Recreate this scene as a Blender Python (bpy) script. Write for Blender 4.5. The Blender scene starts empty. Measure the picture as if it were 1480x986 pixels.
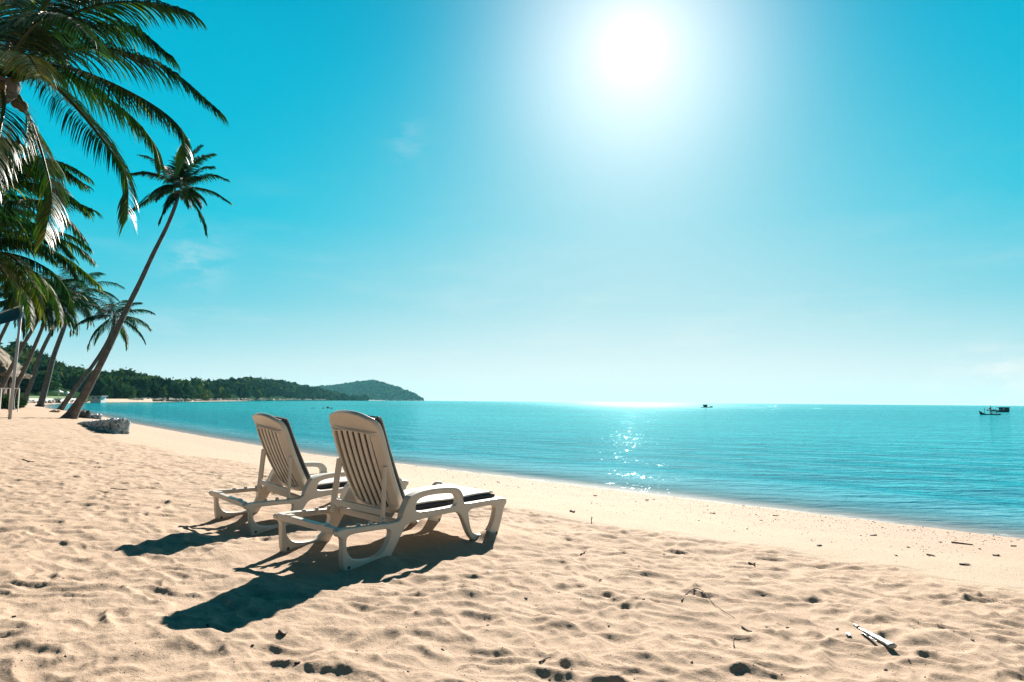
import bpy, bmesh, math, random
import numpy as np
from mathutils import Vector, Matrix
from mathutils.bvhtree import BVHTree

random.seed(11)
RNG = np.random.default_rng(11)
SC = bpy.context.scene
COL = SC.collection
R = math.radians
PI = math.pi

# ------------------------------------------------------------------ camera
F_PX, CX, CY = 987.0, 740.0, 493.0            # focal length and centre for a 1480 x 986 frame
CAM_H = 1.177
ROLL = 0.0085
SEA = -0.5
_p = math.atan((580 - 493) / F_PX)
FW = np.array([0, math.cos(_p), math.sin(_p)])
UP0 = np.array([0, -math.sin(_p), math.cos(_p)])
RT0 = np.array([1.0, 0, 0])
RT = RT0 * math.cos(ROLL) + UP0 * math.sin(ROLL)
UP = UP0 * math.cos(ROLL) - RT0 * math.sin(ROLL)
EYE = np.array([0, 0, CAM_H])

def ray(px, py):
    return FW + RT * (px - CX) / F_PX + UP * (CY - py) / F_PX

def at(px, py, depth):
    """world point seen at a pixel, `depth` metres ahead (along y)"""
    d = ray(px, py)
    return EYE + d * (depth / d[1])

def project(P):
    d = np.asarray(P, float) - EYE
    z = d @ FW
    return CX + F_PX * (d @ RT) / z, CY - F_PX * (d @ UP) / z

cam = bpy.data.cameras.new('camera')
cam.sensor_width = 36.0
cam.lens = 36.0 * F_PX / 1480.0
cam.clip_start = 0.05
cam.clip_end = 60000
cam_o = bpy.data.objects.new('camera', cam)
COL.objects.link(cam_o)
m = Matrix.Identity(4)
for i in range(3):
    m[i][0], m[i][1], m[i][2], m[i][3] = RT[i], UP[i], -FW[i], EYE[i]
cam_o.matrix_world = m
SC.camera = cam_o

SUN = ray(915, 68)
SUN = SUN / np.linalg.norm(SUN)

# ------------------------------------------------------------------ helpers
def tag(o, label=None, cat=None, group=None, kind=None):
    if label: o['label'] = label
    if cat: o['category'] = cat
    if group: o['group'] = group
    if kind: o['kind'] = kind
    return o

def empty(name, loc, rot=None):
    o = bpy.data.objects.new(name, None)
    COL.objects.link(o)
    o.location = loc
    o.empty_display_size = 0.2
    if rot: o.rotation_euler = rot
    return o

def mesh_obj(name, V, F, mat, parent=None, smooth=False, link=True):
    me = bpy.data.meshes.new(name)
    me.from_pydata([tuple(map(float, v)) for v in V], [], [tuple(map(int, f)) for f in F])
    if smooth:
        me.polygons.foreach_set('use_smooth', [True] * len(me.polygons))
    me.update()
    if mat: me.materials.append(mat)
    o = bpy.data.objects.new(name, me)
    COL.objects.link(o)
    if parent: o.parent = parent
    return o

def big_mesh(name, V, F, mat, parent=None, smooth=True, attrs=None, ngon=4):
    V = np.asarray(V, np.float32); F = np.asarray(F, np.int32)
    me = bpy.data.meshes.new(name)
    me.vertices.add(len(V)); me.vertices.foreach_set('co', V.ravel())
    me.loops.add(F.size); me.loops.foreach_set('vertex_index', F.ravel())
    me.polygons.add(len(F))
    me.polygons.foreach_set('loop_start', np.arange(0, F.size, ngon, dtype=np.int32))
    me.polygons.foreach_set('loop_total', np.full(len(F), ngon, np.int32))
    me.polygons.foreach_set('use_smooth', np.full(len(F), smooth, bool))
    me.update(calc_edges=True)
    if attrs:
        for k, a in attrs.items():
            at_ = me.attributes.new(k, 'FLOAT', 'POINT')
            at_.data.foreach_set('value', np.asarray(a, np.float32))
    if mat: me.materials.append(mat)
    o = bpy.data.objects.new(name, me)
    COL.objects.link(o)
    if parent: o.parent = parent
    return o

class MB:
    """collects shapes into one mesh"""
    def __init__(s): s.V = []; s.F = []
    def add(s, V, F):
        n = len(s.V); s.V += [tuple(v) for v in V]; s.F += [tuple(i + n for i in f) for f in F]
    def box(s, c, d, M=None):
        x, y, z = [k / 2 for k in d]
        V = [(c[0] + i * x, c[1] + j * y, c[2] + k * z) for i in (-1, 1) for j in (-1, 1) for k in (-1, 1)]
        if M is not None: V = [tuple(M @ Vector(v)) for v in V]
        s.add(V, [(0, 1, 3, 2), (4, 6, 7, 5), (0, 4, 5, 1), (2, 3, 7, 6), (0, 2, 6, 4), (1, 5, 7, 3)])
    def tube(s, pts, rad, n=8, cap=True):
        pts = [np.asarray(p, float) for p in pts]
        if not hasattr(rad, '__len__'): rad = [rad] * len(pts)
        V = []; F = []
        prev = None
        for i, p in enumerate(pts):
            t = pts[min(i + 1, len(pts) - 1)] - pts[max(i - 1, 0)]
            t = t / (np.linalg.norm(t) + 1e-9)
            if prev is None:
                a = np.array([0, 0, 1.0]) if abs(t[2]) < 0.9 else np.array([1.0, 0, 0])
            else: a = prev
            u = a - t * (a @ t); u /= np.linalg.norm(u); prev = u
            w = np.cross(t, u)
            for k in range(n):
                th = 2 * PI * k / n
                V.append(p + rad[i] * (math.cos(th) * u + math.sin(th) * w))
        for i in range(len(pts) - 1):
            for k in range(n):
                a = i * n + k; b = i * n + (k + 1) % n
                F.append((a, b, b + n, a + n))
        if cap:
            F.append(tuple(range(n - 1, -1, -1)))
            F.append(tuple((len(pts) - 1) * n + k for k in range(n)))
        s.add(V, F)
    def build(s, name, mat, parent=None, smooth=False, bevel=0.0):
        o = mesh_obj(name, s.V, s.F, mat, parent, smooth)
        if bevel:
            bm = bmesh.new(); bm.from_mesh(o.data)
            bmesh.ops.recalc_face_normals(bm, faces=bm.faces)
            bmesh.ops.bevel(bm, geom=list(bm.edges), offset=bevel, segments=2, profile=0.5, affect='EDGES', clamp_overlap=True)
            bm.to_mesh(o.data); bm.free()
        return o

def catmull(P, n):
    P = np.asarray(P, float)
    Q = np.vstack([2 * P[0] - P[1], P, 2 * P[-1] - P[-2]])
    seg = len(P) - 1
    out = []
    for t in np.linspace(0, seg - 1e-6, n):
        i = int(t); u = t - i
        a, b, c, d = Q[i], Q[i + 1], Q[i + 2], Q[i + 3]
        out.append(0.5 * (2 * b + (c - a) * u + (2 * a - 5 * b + 4 * c - d) * u * u + (3 * b - a - 3 * c + d) * u ** 3))
    return np.array(out)

def chaikin(P, it=2):
    P = [np.asarray(p, float) for p in P]
    for _ in range(it):
        Q = []
        for i in range(len(P)):
            a, b = P[i], P[(i + 1) % len(P)]
            Q += [a * .75 + b * .25, a * .25 + b * .75]
        P = Q
    return P

def outline_mesh(loops, thick, bevel, res=1):
    """extruded, bevelled solid from 2D outlines (first outer, the rest holes); lies in its x-y plane"""
    cu = bpy.data.curves.new('outline', 'CURVE')
    cu.dimensions = '2D'; cu.fill_mode = 'BOTH'
    cu.extrude = thick / 2 - bevel; cu.bevel_depth = bevel; cu.bevel_resolution = res; cu.offset = -bevel
    for lp in loops:
        sp = cu.splines.new('POLY'); sp.points.add(len(lp) - 1)
        for p, q in zip(sp.points, lp): p.co = (q[0], q[1], 0, 1)
        sp.use_cyclic_u = True
    o = bpy.data.objects.new('outline', cu); COL.objects.link(o)
    dg = bpy.context.evaluated_depsgraph_get()
    me = bpy.data.meshes.new_from_object(o.evaluated_get(dg))
    bpy.data.objects.remove(o); bpy.data.curves.remove(cu)
    V = [tuple(v.co) for v in me.vertices]; F = [tuple(p.vertices) for p in me.polygons]
    bpy.data.meshes.remove(me)
    return V, F

# numpy gradient noise -------------------------------------------------
def _hash(ix, iy, seed):
    h = (ix.astype(np.uint32) * np.uint32(374761393) + iy.astype(np.uint32) * np.uint32(668265263) + np.uint32(seed * 974711 + 13))
    h ^= h >> np.uint32(13); h *= np.uint32(1274126177); h ^= h >> np.uint32(16)
    h *= np.uint32(2246822519); h ^= h >> np.uint32(15)
    return h
def pn(x, y, seed=0):
    x = np.asarray(x, np.float64); y = np.asarray(y, np.float64)
    fx = np.floor(x); fy = np.floor(y)
    ix = fx.astype(np.int64); iy = fy.astype(np.int64)
    u = x - fx; v = y - fy
    def g(dx, dy):
        a = _hash((ix + dx) & 0xffffffff, (iy + dy) & 0xffffffff, seed).astype(np.float64) * (2 * PI / 4294967296.0)
        return np.cos(a) * (u - dx) + np.sin(a) * (v - dy)
    su = u * u * u * (u * (u * 6 - 15) + 10); sv = v * v * v * (v * (v * 6 - 15) + 10)
    a = g(0, 0) * (1 - su) + g(1, 0) * su
    b = g(0, 1) * (1 - su) + g(1, 1) * su
    return (a * (1 - sv) + b * sv) * 1.5
def sstep(a, b, x):
    t = np.clip((x - a) / (b - a), 0, 1)
    return t * t * (3 - 2 * t)

# ------------------------------------------------------------------ materials
def new_mat(name):
    m = bpy.data.materials.new(name); m.use_nodes = True
    nt = m.node_tree; nt.nodes.clear()
    out = nt.nodes.new('ShaderNodeOutputMaterial')
    b = nt.nodes.new('ShaderNodeBsdfPrincipled')
    nt.links.new(b.outputs[0], out.inputs[0])
    return m, nt, b, out
def N(nt, t, **kw):
    n = nt.nodes.new(t)
    for k, v in kw.items():
        if k in n.inputs.keys() if isinstance(k, str) else False: n.inputs[k].default_value = v
        else: setattr(n, k, v)
    return n
def L(nt, a, b): nt.links.new(a, b)
def ramp(nt, fac, stops, interp='LINEAR'):
    n = nt.nodes.new('ShaderNodeValToRGB'); e = n.color_ramp
    e.interpolation = interp
    while len(e.elements) < len(stops): e.elements.new(0.5)
    for el, (p, c) in zip(e.elements, stops):
        el.position = p; el.color = (c[0], c[1], c[2], 1) if hasattr(c, '__len__') else (c, c, c, 1)
    if fac is not None: nt.links.new(fac, n.inputs[0])
    return n
def math_n(nt, op, a, b=None, c=None):
    n = nt.nodes.new('ShaderNodeMath'); n.operation = op
    for i, v in enumerate((a, b, c)):
        if v is None: continue
        if isinstance(v, (int, float)): n.inputs[i].default_value = v
        else: nt.links.new(v, n.inputs[i])
    return n.outputs[0]
def noise_n(nt, scale, detail=3, rough=0.5, coord=None, dim='3D'):
    n = nt.nodes.new('ShaderNodeTexNoise'); n.noise_dimensions = dim
    n.inputs['Scale'].default_value = scale; n.inputs['Detail'].default_value = detail; n.inputs['Roughness'].default_value = rough
    if coord is not None: nt.links.new(coord, n.inputs['Vector'])
    return n
def mix_n(nt, fac, a, b, mode='MIX'):
    n = nt.nodes.new('ShaderNodeMix'); n.data_type = 'RGBA'; n.blend_type = mode
    for s, v in ((n.inputs[0], fac), (n.inputs[6], a), (n.inputs[7], b)):
        if isinstance(v, (int, float)): s.default_value = v
        elif hasattr(v, '__len__'): s.default_value = (v[0], v[1], v[2], 1)
        else: nt.links.new(v, s)
    return n.outputs[2]
def bump_n(nt, h, strength, dist, normal=None):
    n = nt.nodes.new('ShaderNodeBump'); n.inputs['Strength'].default_value = strength; n.inputs['Distance'].default_value = dist
    nt.links.new(h, n.inputs['Height'])
    if normal is not None: nt.links.new(normal, n.inputs['Normal'])
    return n.outputs[0]

def simple_mat(name, col, rough=0.6, var=0.12, scale=8.0, spec=0.4, bump=0.0, bscale=60.0, metallic=0.0):
    m, nt, b, out = new_mat(name)
    tc = N(nt, 'ShaderNodeTexCoord')
    nz = noise_n(nt, scale, 4, 0.6, tc.outputs['Object'])
    lo = [c * (1 - var) for c in col]; hi = [min(1, c * (1 + var)) for c in col]
    r = ramp(nt, nz.outputs[0], [(0.3, lo), (0.7, hi)])
    L(nt, r.outputs[0], b.inputs['Base Color'])
    b.inputs['Roughness'].default_value = rough
    b.inputs['Specular IOR Level'].default_value = spec
    b.inputs['Metallic'].default_value = metallic
    if bump:
        nb = noise_n(nt, bscale, 3, 0.6, tc.outputs['Object'])
        L(nt, bump_n(nt, nb.outputs[0], 0.6, bump), b.inputs['Normal'])
    return m

M = {}
M['plastic'] = simple_mat('sun_bleached_plastic', (0.545, 0.485, 0.42), 0.38, 0.06, 5, 0.45, 0.0006, 90)
M['charcoal'] = simple_mat('charcoal_fabric', (0.034, 0.036, 0.045), 0.8, 0.2, 30, 0.3, 0.001, 400)
M['cushion_top'] = simple_mat('cushion_glare_and_tie', (0.375, 0.364, 0.341), 0.7, 0.06, 14, 0.4, 0.0015, 120)  # pale colour stands in for sun glare on the dark cushions; also the tie
M['bolt'] = simple_mat('dark_bolt', (0.03, 0.03, 0.03), 0.5)
M['white'] = simple_mat('white_paint', (0.75, 0.74, 0.72), 0.6, 0.06)
M['grey_wall'] = simple_mat('grey_render', (0.35, 0.35, 0.34), 0.8, 0.15)
M['metal_pole'] = simple_mat('galvanised_steel', (0.30, 0.31, 0.33), 0.42, 0.15, 20, 0.5)
M['dark_hull'] = simple_mat('dark_hull', (0.010, 0.018, 0.030), 0.6)
M['dark_blue'] = simple_mat('dark_blue_paint', (0.012, 0.03, 0.07), 0.5)
M['teal_paint'] = simple_mat('teal_paint', (0.01, 0.20, 0.26), 0.5)
M['roof_grey'] = simple_mat('grey_roof', (0.30, 0.31, 0.34), 0.7)
M['roof_pale'] = simple_mat('pale_grey_roof', (0.55, 0.57, 0.60), 0.8, 0.1, 8.0, 0.1)
M['roof_blue'] = simple_mat('blue_roof', (0.006, 0.05, 0.07), 0.8, 0.12, 8.0, 0.0)
M['red_cloth'] = simple_mat('faded_red', (0.45, 0.12, 0.12), 0.7)
M['glass_dark'] = simple_mat('dark_window', (0.02, 0.03, 0.04), 0.15)
M['twig'] = simple_mat('dry_twig', (0.075, 0.045, 0.03), 0.85, 0.4, 40)
M['leaf_litter'] = simple_mat('dead_leaf', (0.040, 0.026, 0.020), 0.8, 0.5, 30)
M['grit'] = simple_mat('grit', (0.085, 0.058, 0.045), 0.9, 0.6, 3)
M['navy_plastic'] = simple_mat('navy_plastic', (0.006, 0.02, 0.045), 0.35)
M['white_plastic'] = simple_mat('white_plastic', (0.46, 0.46, 0.43), 0.45, 0.06)
M['tan'] = simple_mat('tan_sack', (0.48, 0.34, 0.22), 0.9, 0.15, 8)
M['wire'] = simple_mat('wire', (0.22, 0.23, 0.24), 0.5, 0.1, 5, 0.5, metallic=0.6)
M['sail'] = simple_mat('teal_canvas', (0.005, 0.055, 0.07), 0.7, 0.15, 3)
M['sail_hem'] = simple_mat('white_hem', (0.70, 0.74, 0.72), 0.6)

def rock_mat(name, a, b_, rough=0.8):
    m, nt, b, out = new_mat(name)
    tc = N(nt, 'ShaderNodeTexCoord')
    at_ = N(nt, 'ShaderNodeAttribute', attribute_name='tone')
    nz = noise_n(nt, 6, 6, 0.65, tc.outputs['Object'])
    f = math_n(nt, 'ADD', math_n(nt, 'MULTIPLY', nz.outputs[0], 0.7), math_n(nt, 'MULTIPLY', at_.outputs['Fac'], 0.45))
    r = ramp(nt, f, [(0.25, a), (0.75, b_)])
    L(nt, r.outputs[0], b.inputs['Base Color']); b.inputs['Roughness'].default_value = rough
    L(nt, bump_n(nt, nz.outputs[0], 0.8, 0.05), b.inputs['Normal'])
    return m
M['stone'] = rock_mat('blue_grey_stone', (0.09, 0.12, 0.155), (0.56, 0.62, 0.68), 0.6)
M['rock'] = rock_mat('shore_rock', (0.05, 0.045, 0.04), (0.24, 0.20, 0.16))
M['sea_rock'] = rock_mat('wet_rock', (0.008, 0.012, 0.018), (0.03, 0.035, 0.04))

def bark_mat():
    m, nt, b, out = new_mat('palm_bark')
    tc = N(nt, 'ShaderNodeTexCoord')
    uv = N(nt, 'ShaderNodeAttribute', attribute_name='along')
    nz = noise_n(nt, 3.0, 5, 0.65, tc.outputs['Object'])
    ph = math_n(nt, 'ADD', math_n(nt, 'MULTIPLY', uv.outputs['Fac'], 6.5), math_n(nt, 'MULTIPLY', nz.outputs[0], 1.2))
    fr = math_n(nt, 'FRACT', ph)
    rings = ramp(nt, fr, [(0.0, 0.0), (0.12, 1.0), (0.8, 0.75), (1.0, 0.0)])
    col = ramp(nt, nz.outputs[0], [(0.3, (0.055, 0.045, 0.042)), (0.55, (0.115, 0.095, 0.084)), (0.75, (0.21, 0.18, 0.155))])
    c = mix_n(nt, 0.45, col.outputs[0], rings.outputs[0], 'MULTIPLY')
    L(nt, c, b.inputs['Base Color']); b.inputs['Roughness'].default_value = 0.85
    L(nt, bump_n(nt, rings.outputs[0], 0.7, 0.02), b.inputs['Normal'])
    return m
M['bark'] = bark_mat()

def frond_mat(name, rough, spec):
    m, nt, b, out = new_mat(name)
    tn = N(nt, 'ShaderNodeAttribute', attribute_name='tone')
    col = ramp(nt, tn.outputs['Fac'], [(0.0, (0.003, 0.017, 0.011)), (0.45, (0.012, 0.038, 0.011)), (0.75, (0.080, 0.105, 0.014)), (1.0, (0.25, 0.18, 0.05))])
    L(nt, col.outputs[0], b.inputs['Base Color'])
    b.inputs['Roughness'].default_value = rough
    b.inputs['Specular IOR Level'].default_value = spec
    tr = N(nt, 'ShaderNodeBsdfTranslucent')
    c2 = mix_n(nt, 1.0, col.outputs[0], (1.3, 2.4, 0.7), 'MULTIPLY')
    L(nt, c2, tr.inputs[0])
    mx = N(nt, 'ShaderNodeMixShader'); mx.inputs[0].default_value = 0.20
    L(nt, b.outputs[0], mx.inputs[1]); L(nt, tr.outputs[0], mx.inputs[2])
    L(nt, mx.outputs[0], out.inputs[0])
    return m
M['frond'] = frond_mat('shiny_palm_leaflet', 0.42, 0.22)
M['frond_dull'] = frond_mat('palm_leaflet', 0.6, 0.12)
M['nut'] = simple_mat('coconut_husk', (0.10, 0.065, 0.02), 0.7, 0.3, 6)

def tree_mat():
    m, nt, b, out = new_mat('broadleaf_crowns')
    tn = N(nt, 'ShaderNodeAttribute', attribute_name='tone')
    tc = N(nt, 'ShaderNodeTexCoord')
    nz = noise_n(nt, 0.9, 4, 0.7, tc.outputs['Object'])
    f = math_n(nt, 'ADD', math_n(nt, 'MULTIPLY', tn.outputs['Fac'], 0.7), math_n(nt, 'MULTIPLY', nz.outputs[0], 0.45))
    col = ramp(nt, f, [(0.15, (0.006, 0.020, 0.011)), (0.5, (0.013, 0.040, 0.016)), (0.75, (0.034, 0.074, 0.018)), (0.95, (0.095, 0.115, 0.028))])
    L(nt, col.outputs[0], b.inputs['Base Color']); b.inputs['Roughness'].default_value = 0.9
    b.inputs['Specular IOR Level'].default_value = 0.0
    tr = N(nt, 'ShaderNodeBsdfTranslucent'); L(nt, col.outputs[0], tr.inputs[0])
    mx = N(nt, 'ShaderNodeMixShader'); mx.inputs[0].default_value = 0.3
    L(nt, b.outputs[0], mx.inputs[1]); L(nt, tr.outputs[0], mx.inputs[2]); L(nt, mx.outputs[0], out.inputs[0])
    return m
M['forest'] = tree_mat()
M['hill_soil'] = simple_mat('hill_scrub', (0.016, 0.036, 0.014), 0.95, 0.4, 0.05, 0.0)

def thatch_mat():
    m, nt, b, out = new_mat('thatch')
    tc = N(nt, 'ShaderNodeTexCoord')
    mp = N(nt, 'ShaderNodeMapping'); mp.inputs['Scale'].default_value = (9, 9, 1.6)
    L(nt, tc.outputs['Object'], mp.inputs[0])
    nz = noise_n(nt, 1.3, 5, 0.7, mp.outputs[0])
    col = ramp(nt, nz.outputs[0], [(0.3, (0.06, 0.045, 0.032)), (0.5, (0.17, 0.13, 0.09)), (0.72, (0.30, 0.24, 0.17))])
    L(nt, col.outputs[0], b.inputs['Base Color']); b.inputs['Roughness'].default_value = 0.95
    L(nt, bump_n(nt, nz.outputs[0], 1.0, 0.12), b.inputs['Normal'])
    return m
M['thatch'] = thatch_mat()

def sand_mat():
    m, nt, b, out = new_mat('beach_sand')
    tc = N(nt, 'ShaderNodeTexCoord'); P = tc.outputs['Object']
    sh = N(nt, 'ShaderNodeAttribute', attribute_name='shore')      # metres from the waterline, positive on land
    tr = N(nt, 'ShaderNodeAttribute', attribute_name='trod')
    big = noise_n(nt, 0.6, 4, 0.6, P)
    mid = noise_n(nt, 7.0, 4, 0.6, P)
    fine = noise_n(nt, 60.0, 5, 0.75, P)
    grain = noise_n(nt, 210.0, 3, 0.8, P)
    dry = ramp(nt, big.outputs[0], [(0.3, (0.380, 0.276, 0.198)), (0.7, (0.427, 0.318, 0.234))])
    c = mix_n(nt, ramp(nt, mid.outputs[0], [(0.35, 0.0), (0.7, 0.30)]).outputs[0], dry.outputs[0], (0.390, 0.285, 0.210))
    flat = mix_n(nt, big.outputs[0], (0.423, 0.343, 0.262), (0.391, 0.312, 0.233))
    c = mix_n(nt, tr.outputs['Fac'], flat, c)
    damp = ramp(nt, math_n(nt, 'DIVIDE', math_n(nt, 'ADD', sh.outputs['Fac'], math_n(nt, 'MULTIPLY', big.outputs[0], 1.6)), 6.0),
                [(0.15, 1.0), (0.50, 0.75), (0.62, 0.0)])
    c = mix_n(nt, damp.outputs[0], c, (0.405, 0.300, 0.232))
    wet = ramp(nt, math_n(nt, 'ADD', sh.outputs['Fac'], 0.5), [(0.35, 1.0), (0.75, 0.0)])
    c = mix_n(nt, wet.outputs[0], c, (0.33, 0.25, 0.20))
    c = mix_n(nt, ramp(nt, fine.outputs[0], [(0.30, 0.55), (0.48, 0.0)]).outputs[0], c, (0.188, 0.120, 0.079))
    c = mix_n(nt, ramp(nt, grain.outputs[0], [(0.28, 0.6), (0.42, 0.0)]).outputs[0], c, (0.16, 0.10, 0.075))
    c = mix_n(nt, ramp(nt, grain.outputs[0], [(0.62, 0.0), (0.75, 0.4)]).outputs[0], c, (0.525, 0.420, 0.330))
    L(nt, c, b.inputs['Base Color'])
    rr = ramp(nt, wet.outputs[0], [(0.0, 0.92), (1.0, 0.62)])
    L(nt, rr.outputs[0], b.inputs['Roughness'])
    b.inputs['Specular IOR Level'].default_value = 0.08
    n1 = bump_n(nt, fine.outputs[0], 0.8, 0.008)
    n2 = bump_n(nt, grain.outputs[0], 0.7, 0.0025, n1)
    L(nt, n2, b.inputs['Normal'])
    return m
M['sand'] = sand_mat()

def water_mat():
    m, nt, b, out = new_mat('sea_water')
    tc = N(nt, 'ShaderNodeTexCoord'); P = tc.outputs['Object']
    sh = N(nt, 'ShaderNodeAttribute', attribute_name='shore')      # metres out from the waterline
    mp = N(nt, 'ShaderNodeMapping'); mp.inputs['Rotation'].default_value = (0, 0, R(45)); mp.inputs['Scale'].default_value = (0.45, 1.0, 1.0)
    mp0 = N(nt, 'ShaderNodeMapping'); mp0.inputs['Rotation'].default_value = (0, 0, R(28)); mp0.inputs['Scale'].default_value = (0.42, 1.0, 1.0)
    L(nt, P, mp.inputs[0]); L(nt, P, mp0.inputs[0])
    w1 = noise_n(nt, 0.55, 3, 0.5, mp0.outputs[0]); w2 = noise_n(nt, 2.0, 3, 0.55, mp0.outputs[0]); w3 = noise_n(nt, 7.0, 2, 0.5, mp.outputs[0])
    mpp = N(nt, 'ShaderNodeMapping'); mpp.inputs['Rotation'].default_value = (0, 0, R(10)); mpp.inputs['Scale'].default_value = (0.012, 0.06, 1.0)
    L(nt, P, mpp.inputs[0])
    patch = noise_n(nt, 1.0, 4, 0.6, mpp.outputs[0])
    deep = ramp(nt, patch.outputs[0], [(0.35, (0.003, 0.226, 0.267)), (0.65, (0.007, 0.295, 0.328))])
    near = ramp(nt, math_n(nt, 'DIVIDE', sh.outputs['Fac'], 24.0), [(0.0, (0.197, 0.197, 0.193)), (0.05, (0.082, 0.172, 0.197)), (0.16, (0.000, 0.170, 0.212)), (1.0, (0.003, 0.238, 0.279))])
    f = ramp(nt, math_n(nt, 'DIVIDE', sh.outputs['Fac'], 40.0), [(0.3, 0.0), (1.0, 1.0)])
    c = mix_n(nt, f.outputs[0], near.outputs[0], deep.outputs[0])
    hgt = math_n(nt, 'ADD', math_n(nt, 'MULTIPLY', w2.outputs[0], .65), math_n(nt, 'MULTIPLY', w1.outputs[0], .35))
    tint = ramp(nt, hgt, [(.36, (.66, .72, .76)), (.5, (1.04, 1.04, 1.04)), (.64, (1.38, 1.26, 1.20))])       # light through thin crests painted into the colour: paler crests, darker troughs
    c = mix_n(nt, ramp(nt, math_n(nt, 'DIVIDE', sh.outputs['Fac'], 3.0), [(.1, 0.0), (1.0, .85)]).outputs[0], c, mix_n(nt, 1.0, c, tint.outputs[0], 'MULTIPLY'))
    fo = noise_n(nt, 5.0, 5, .7, P); fo2 = noise_n(nt, .5, 2, .5, P)
    lip = ramp(nt, math_n(nt, 'ADD', sh.outputs['Fac'], math_n(nt, 'MULTIPLY_ADD', fo2.outputs[0], -.7, .38)), [(0.0, 1.0), (.10, .9), (.20, 0.0)])
    foam = math_n(nt, 'MULTIPLY', lip.outputs[0], ramp(nt, fo.outputs[0], [(.50, 0.0), (.62, .85)]).outputs[0])
    c = mix_n(nt, foam, c, (.62, .66, .66))
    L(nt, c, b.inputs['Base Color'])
    b.inputs['Roughness'].default_value = 0.6
    b.inputs['Specular IOR Level'].default_value = 0.0
    # a breeze ruffles the water more towards the right of the bay, in patches
    sx = N(nt, 'ShaderNodeSeparateXYZ'); L(nt, P, sx.inputs[0])
    brz = ramp(nt, math_n(nt, 'MULTIPLY_ADD', math_n(nt, 'SUBTRACT', sx.outputs['X'], math_n(nt, 'MULTIPLY', sx.outputs['Y'], .33)), 0.12, 0.3), [(0.0, .72), (1.0, 1.9)])
    pt_ = ramp(nt, patch.outputs[0], [(.35, .88), (.65, 1.12)])
    shelter = ramp(nt, math_n(nt, 'DIVIDE', sh.outputs['Fac'], 200.0), [(0.0, .70), (.22, .78), (.65, .95)])     # calmer close to the beach
    right = math_n(nt, 'MAXIMUM', shelter.outputs[0], ramp(nt, math_n(nt, 'MULTIPLY_ADD', math_n(nt, 'SUBTRACT', sx.outputs['X'], math_n(nt, 'MULTIPLY', sx.outputs['Y'], .42)), 0.12, 0.0), [(0.0, 0.0), (1.0, 1.0)]).outputs[0])
    am = math_n(nt, 'MULTIPLY', math_n(nt, 'MULTIPLY', brz.outputs[0], pt_.outputs[0]), right)
    def scaled(h): return math_n(nt, 'MULTIPLY', h, am)
    w4 = noise_n(nt, 19.0, 2, 0.5, mp.outputs[0])
    n1 = bump_n(nt, scaled(w1.outputs[0]), 0.7, 0.15)
    n2 = bump_n(nt, scaled(w2.outputs[0]), 0.8, 0.085, n1)
    n3 = bump_n(nt, scaled(w3.outputs[0]), 0.8, 0.040, n2)
    n3 = bump_n(nt, scaled(w4.outputs[0]), 0.8, 0.014, n3)
    # light scattered up through the wave shoulders follows the steeper wave shapes
    amd = math_n(nt, 'MULTIPLY', pt_.outputs[0], ramp(nt, math_n(nt, 'DIVIDE', sh.outputs['Fac'], 4.0), [(0.0, .15), (1.0, 1.0)]).outputs[0])
    def sd(h): return math_n(nt, 'MULTIPLY', h, amd)
    m1 = bump_n(nt, sd(w1.outputs[0]), 1.0, 1.1)
    m2 = bump_n(nt, sd(w2.outputs[0]), 1.0, 0.65, m1)
    m3 = bump_n(nt, sd(w3.outputs[0]), 1.0, 0.16, m2)
    L(nt, m3, b.inputs['Normal'])
    # waves turn their faces to the viewer, so even far water never mirrors fully
    gl = N(nt, 'ShaderNodeBsdfGlossy'); L(nt, ramp(nt, math_n(nt, 'DIVIDE', sh.outputs['Fac'], 220.0), [(0.0, .05), (.25, .07), (1.0, .105)]).outputs[0], gl.inputs['Roughness']); gl.inputs['Color'].default_value = (.58, .93, 1.0, 1); L(nt, n3, gl.inputs['Normal'])
    fr = N(nt, 'ShaderNodeFresnel'); fr.inputs['IOR'].default_value = 1.333; L(nt, n3, fr.inputs['Normal'])
    ws = N(nt, 'ShaderNodeMixShader'); L(nt, math_n(nt, 'MINIMUM', math_n(nt, 'MULTIPLY', fr.outputs[0], 0.62), 0.42), ws.inputs[0])
    L(nt, b.outputs[0], ws.inputs[1]); L(nt, gl.outputs[0], ws.inputs[2])
    tp = N(nt, 'ShaderNodeBsdfTransparent')
    mx = N(nt, 'ShaderNodeMixShader')
    a = ramp(nt, math_n(nt, 'DIVIDE', sh.outputs['Fac'], 2.0), [(0.0, 0.45), (1.0, 1.0)])
    L(nt, a.outputs[0], mx.inputs[0]); L(nt, tp.outputs[0], mx.inputs[1]); L(nt, ws.outputs[0], mx.inputs[2])
    L(nt, mx.outputs[0], out.inputs[0])
    return m
M['water'] = water_mat()

# ------------------------------------------------------------------ terrain
SHORE = np.array([(900, -880), (120, -105), (30, -14.7), (6.48, 8.80), (4.06, 11.27), (0.03, 15.31), (-2.47, 17.85), (-5.83, 20.9), (-13.25, 30.07),
                  (-26.11, 46.84), (-44.2, 72.1), (-72, 106), (-106, 156), (-132, 204), (-150, 247), (-153, 290), (-228, 590), (-372, 1080),
                  (-560, 1500), (-680, 2050), (-345, 2560), (-420, 2900), (-1500, 3600), (-6000, 4200)], float)

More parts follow.
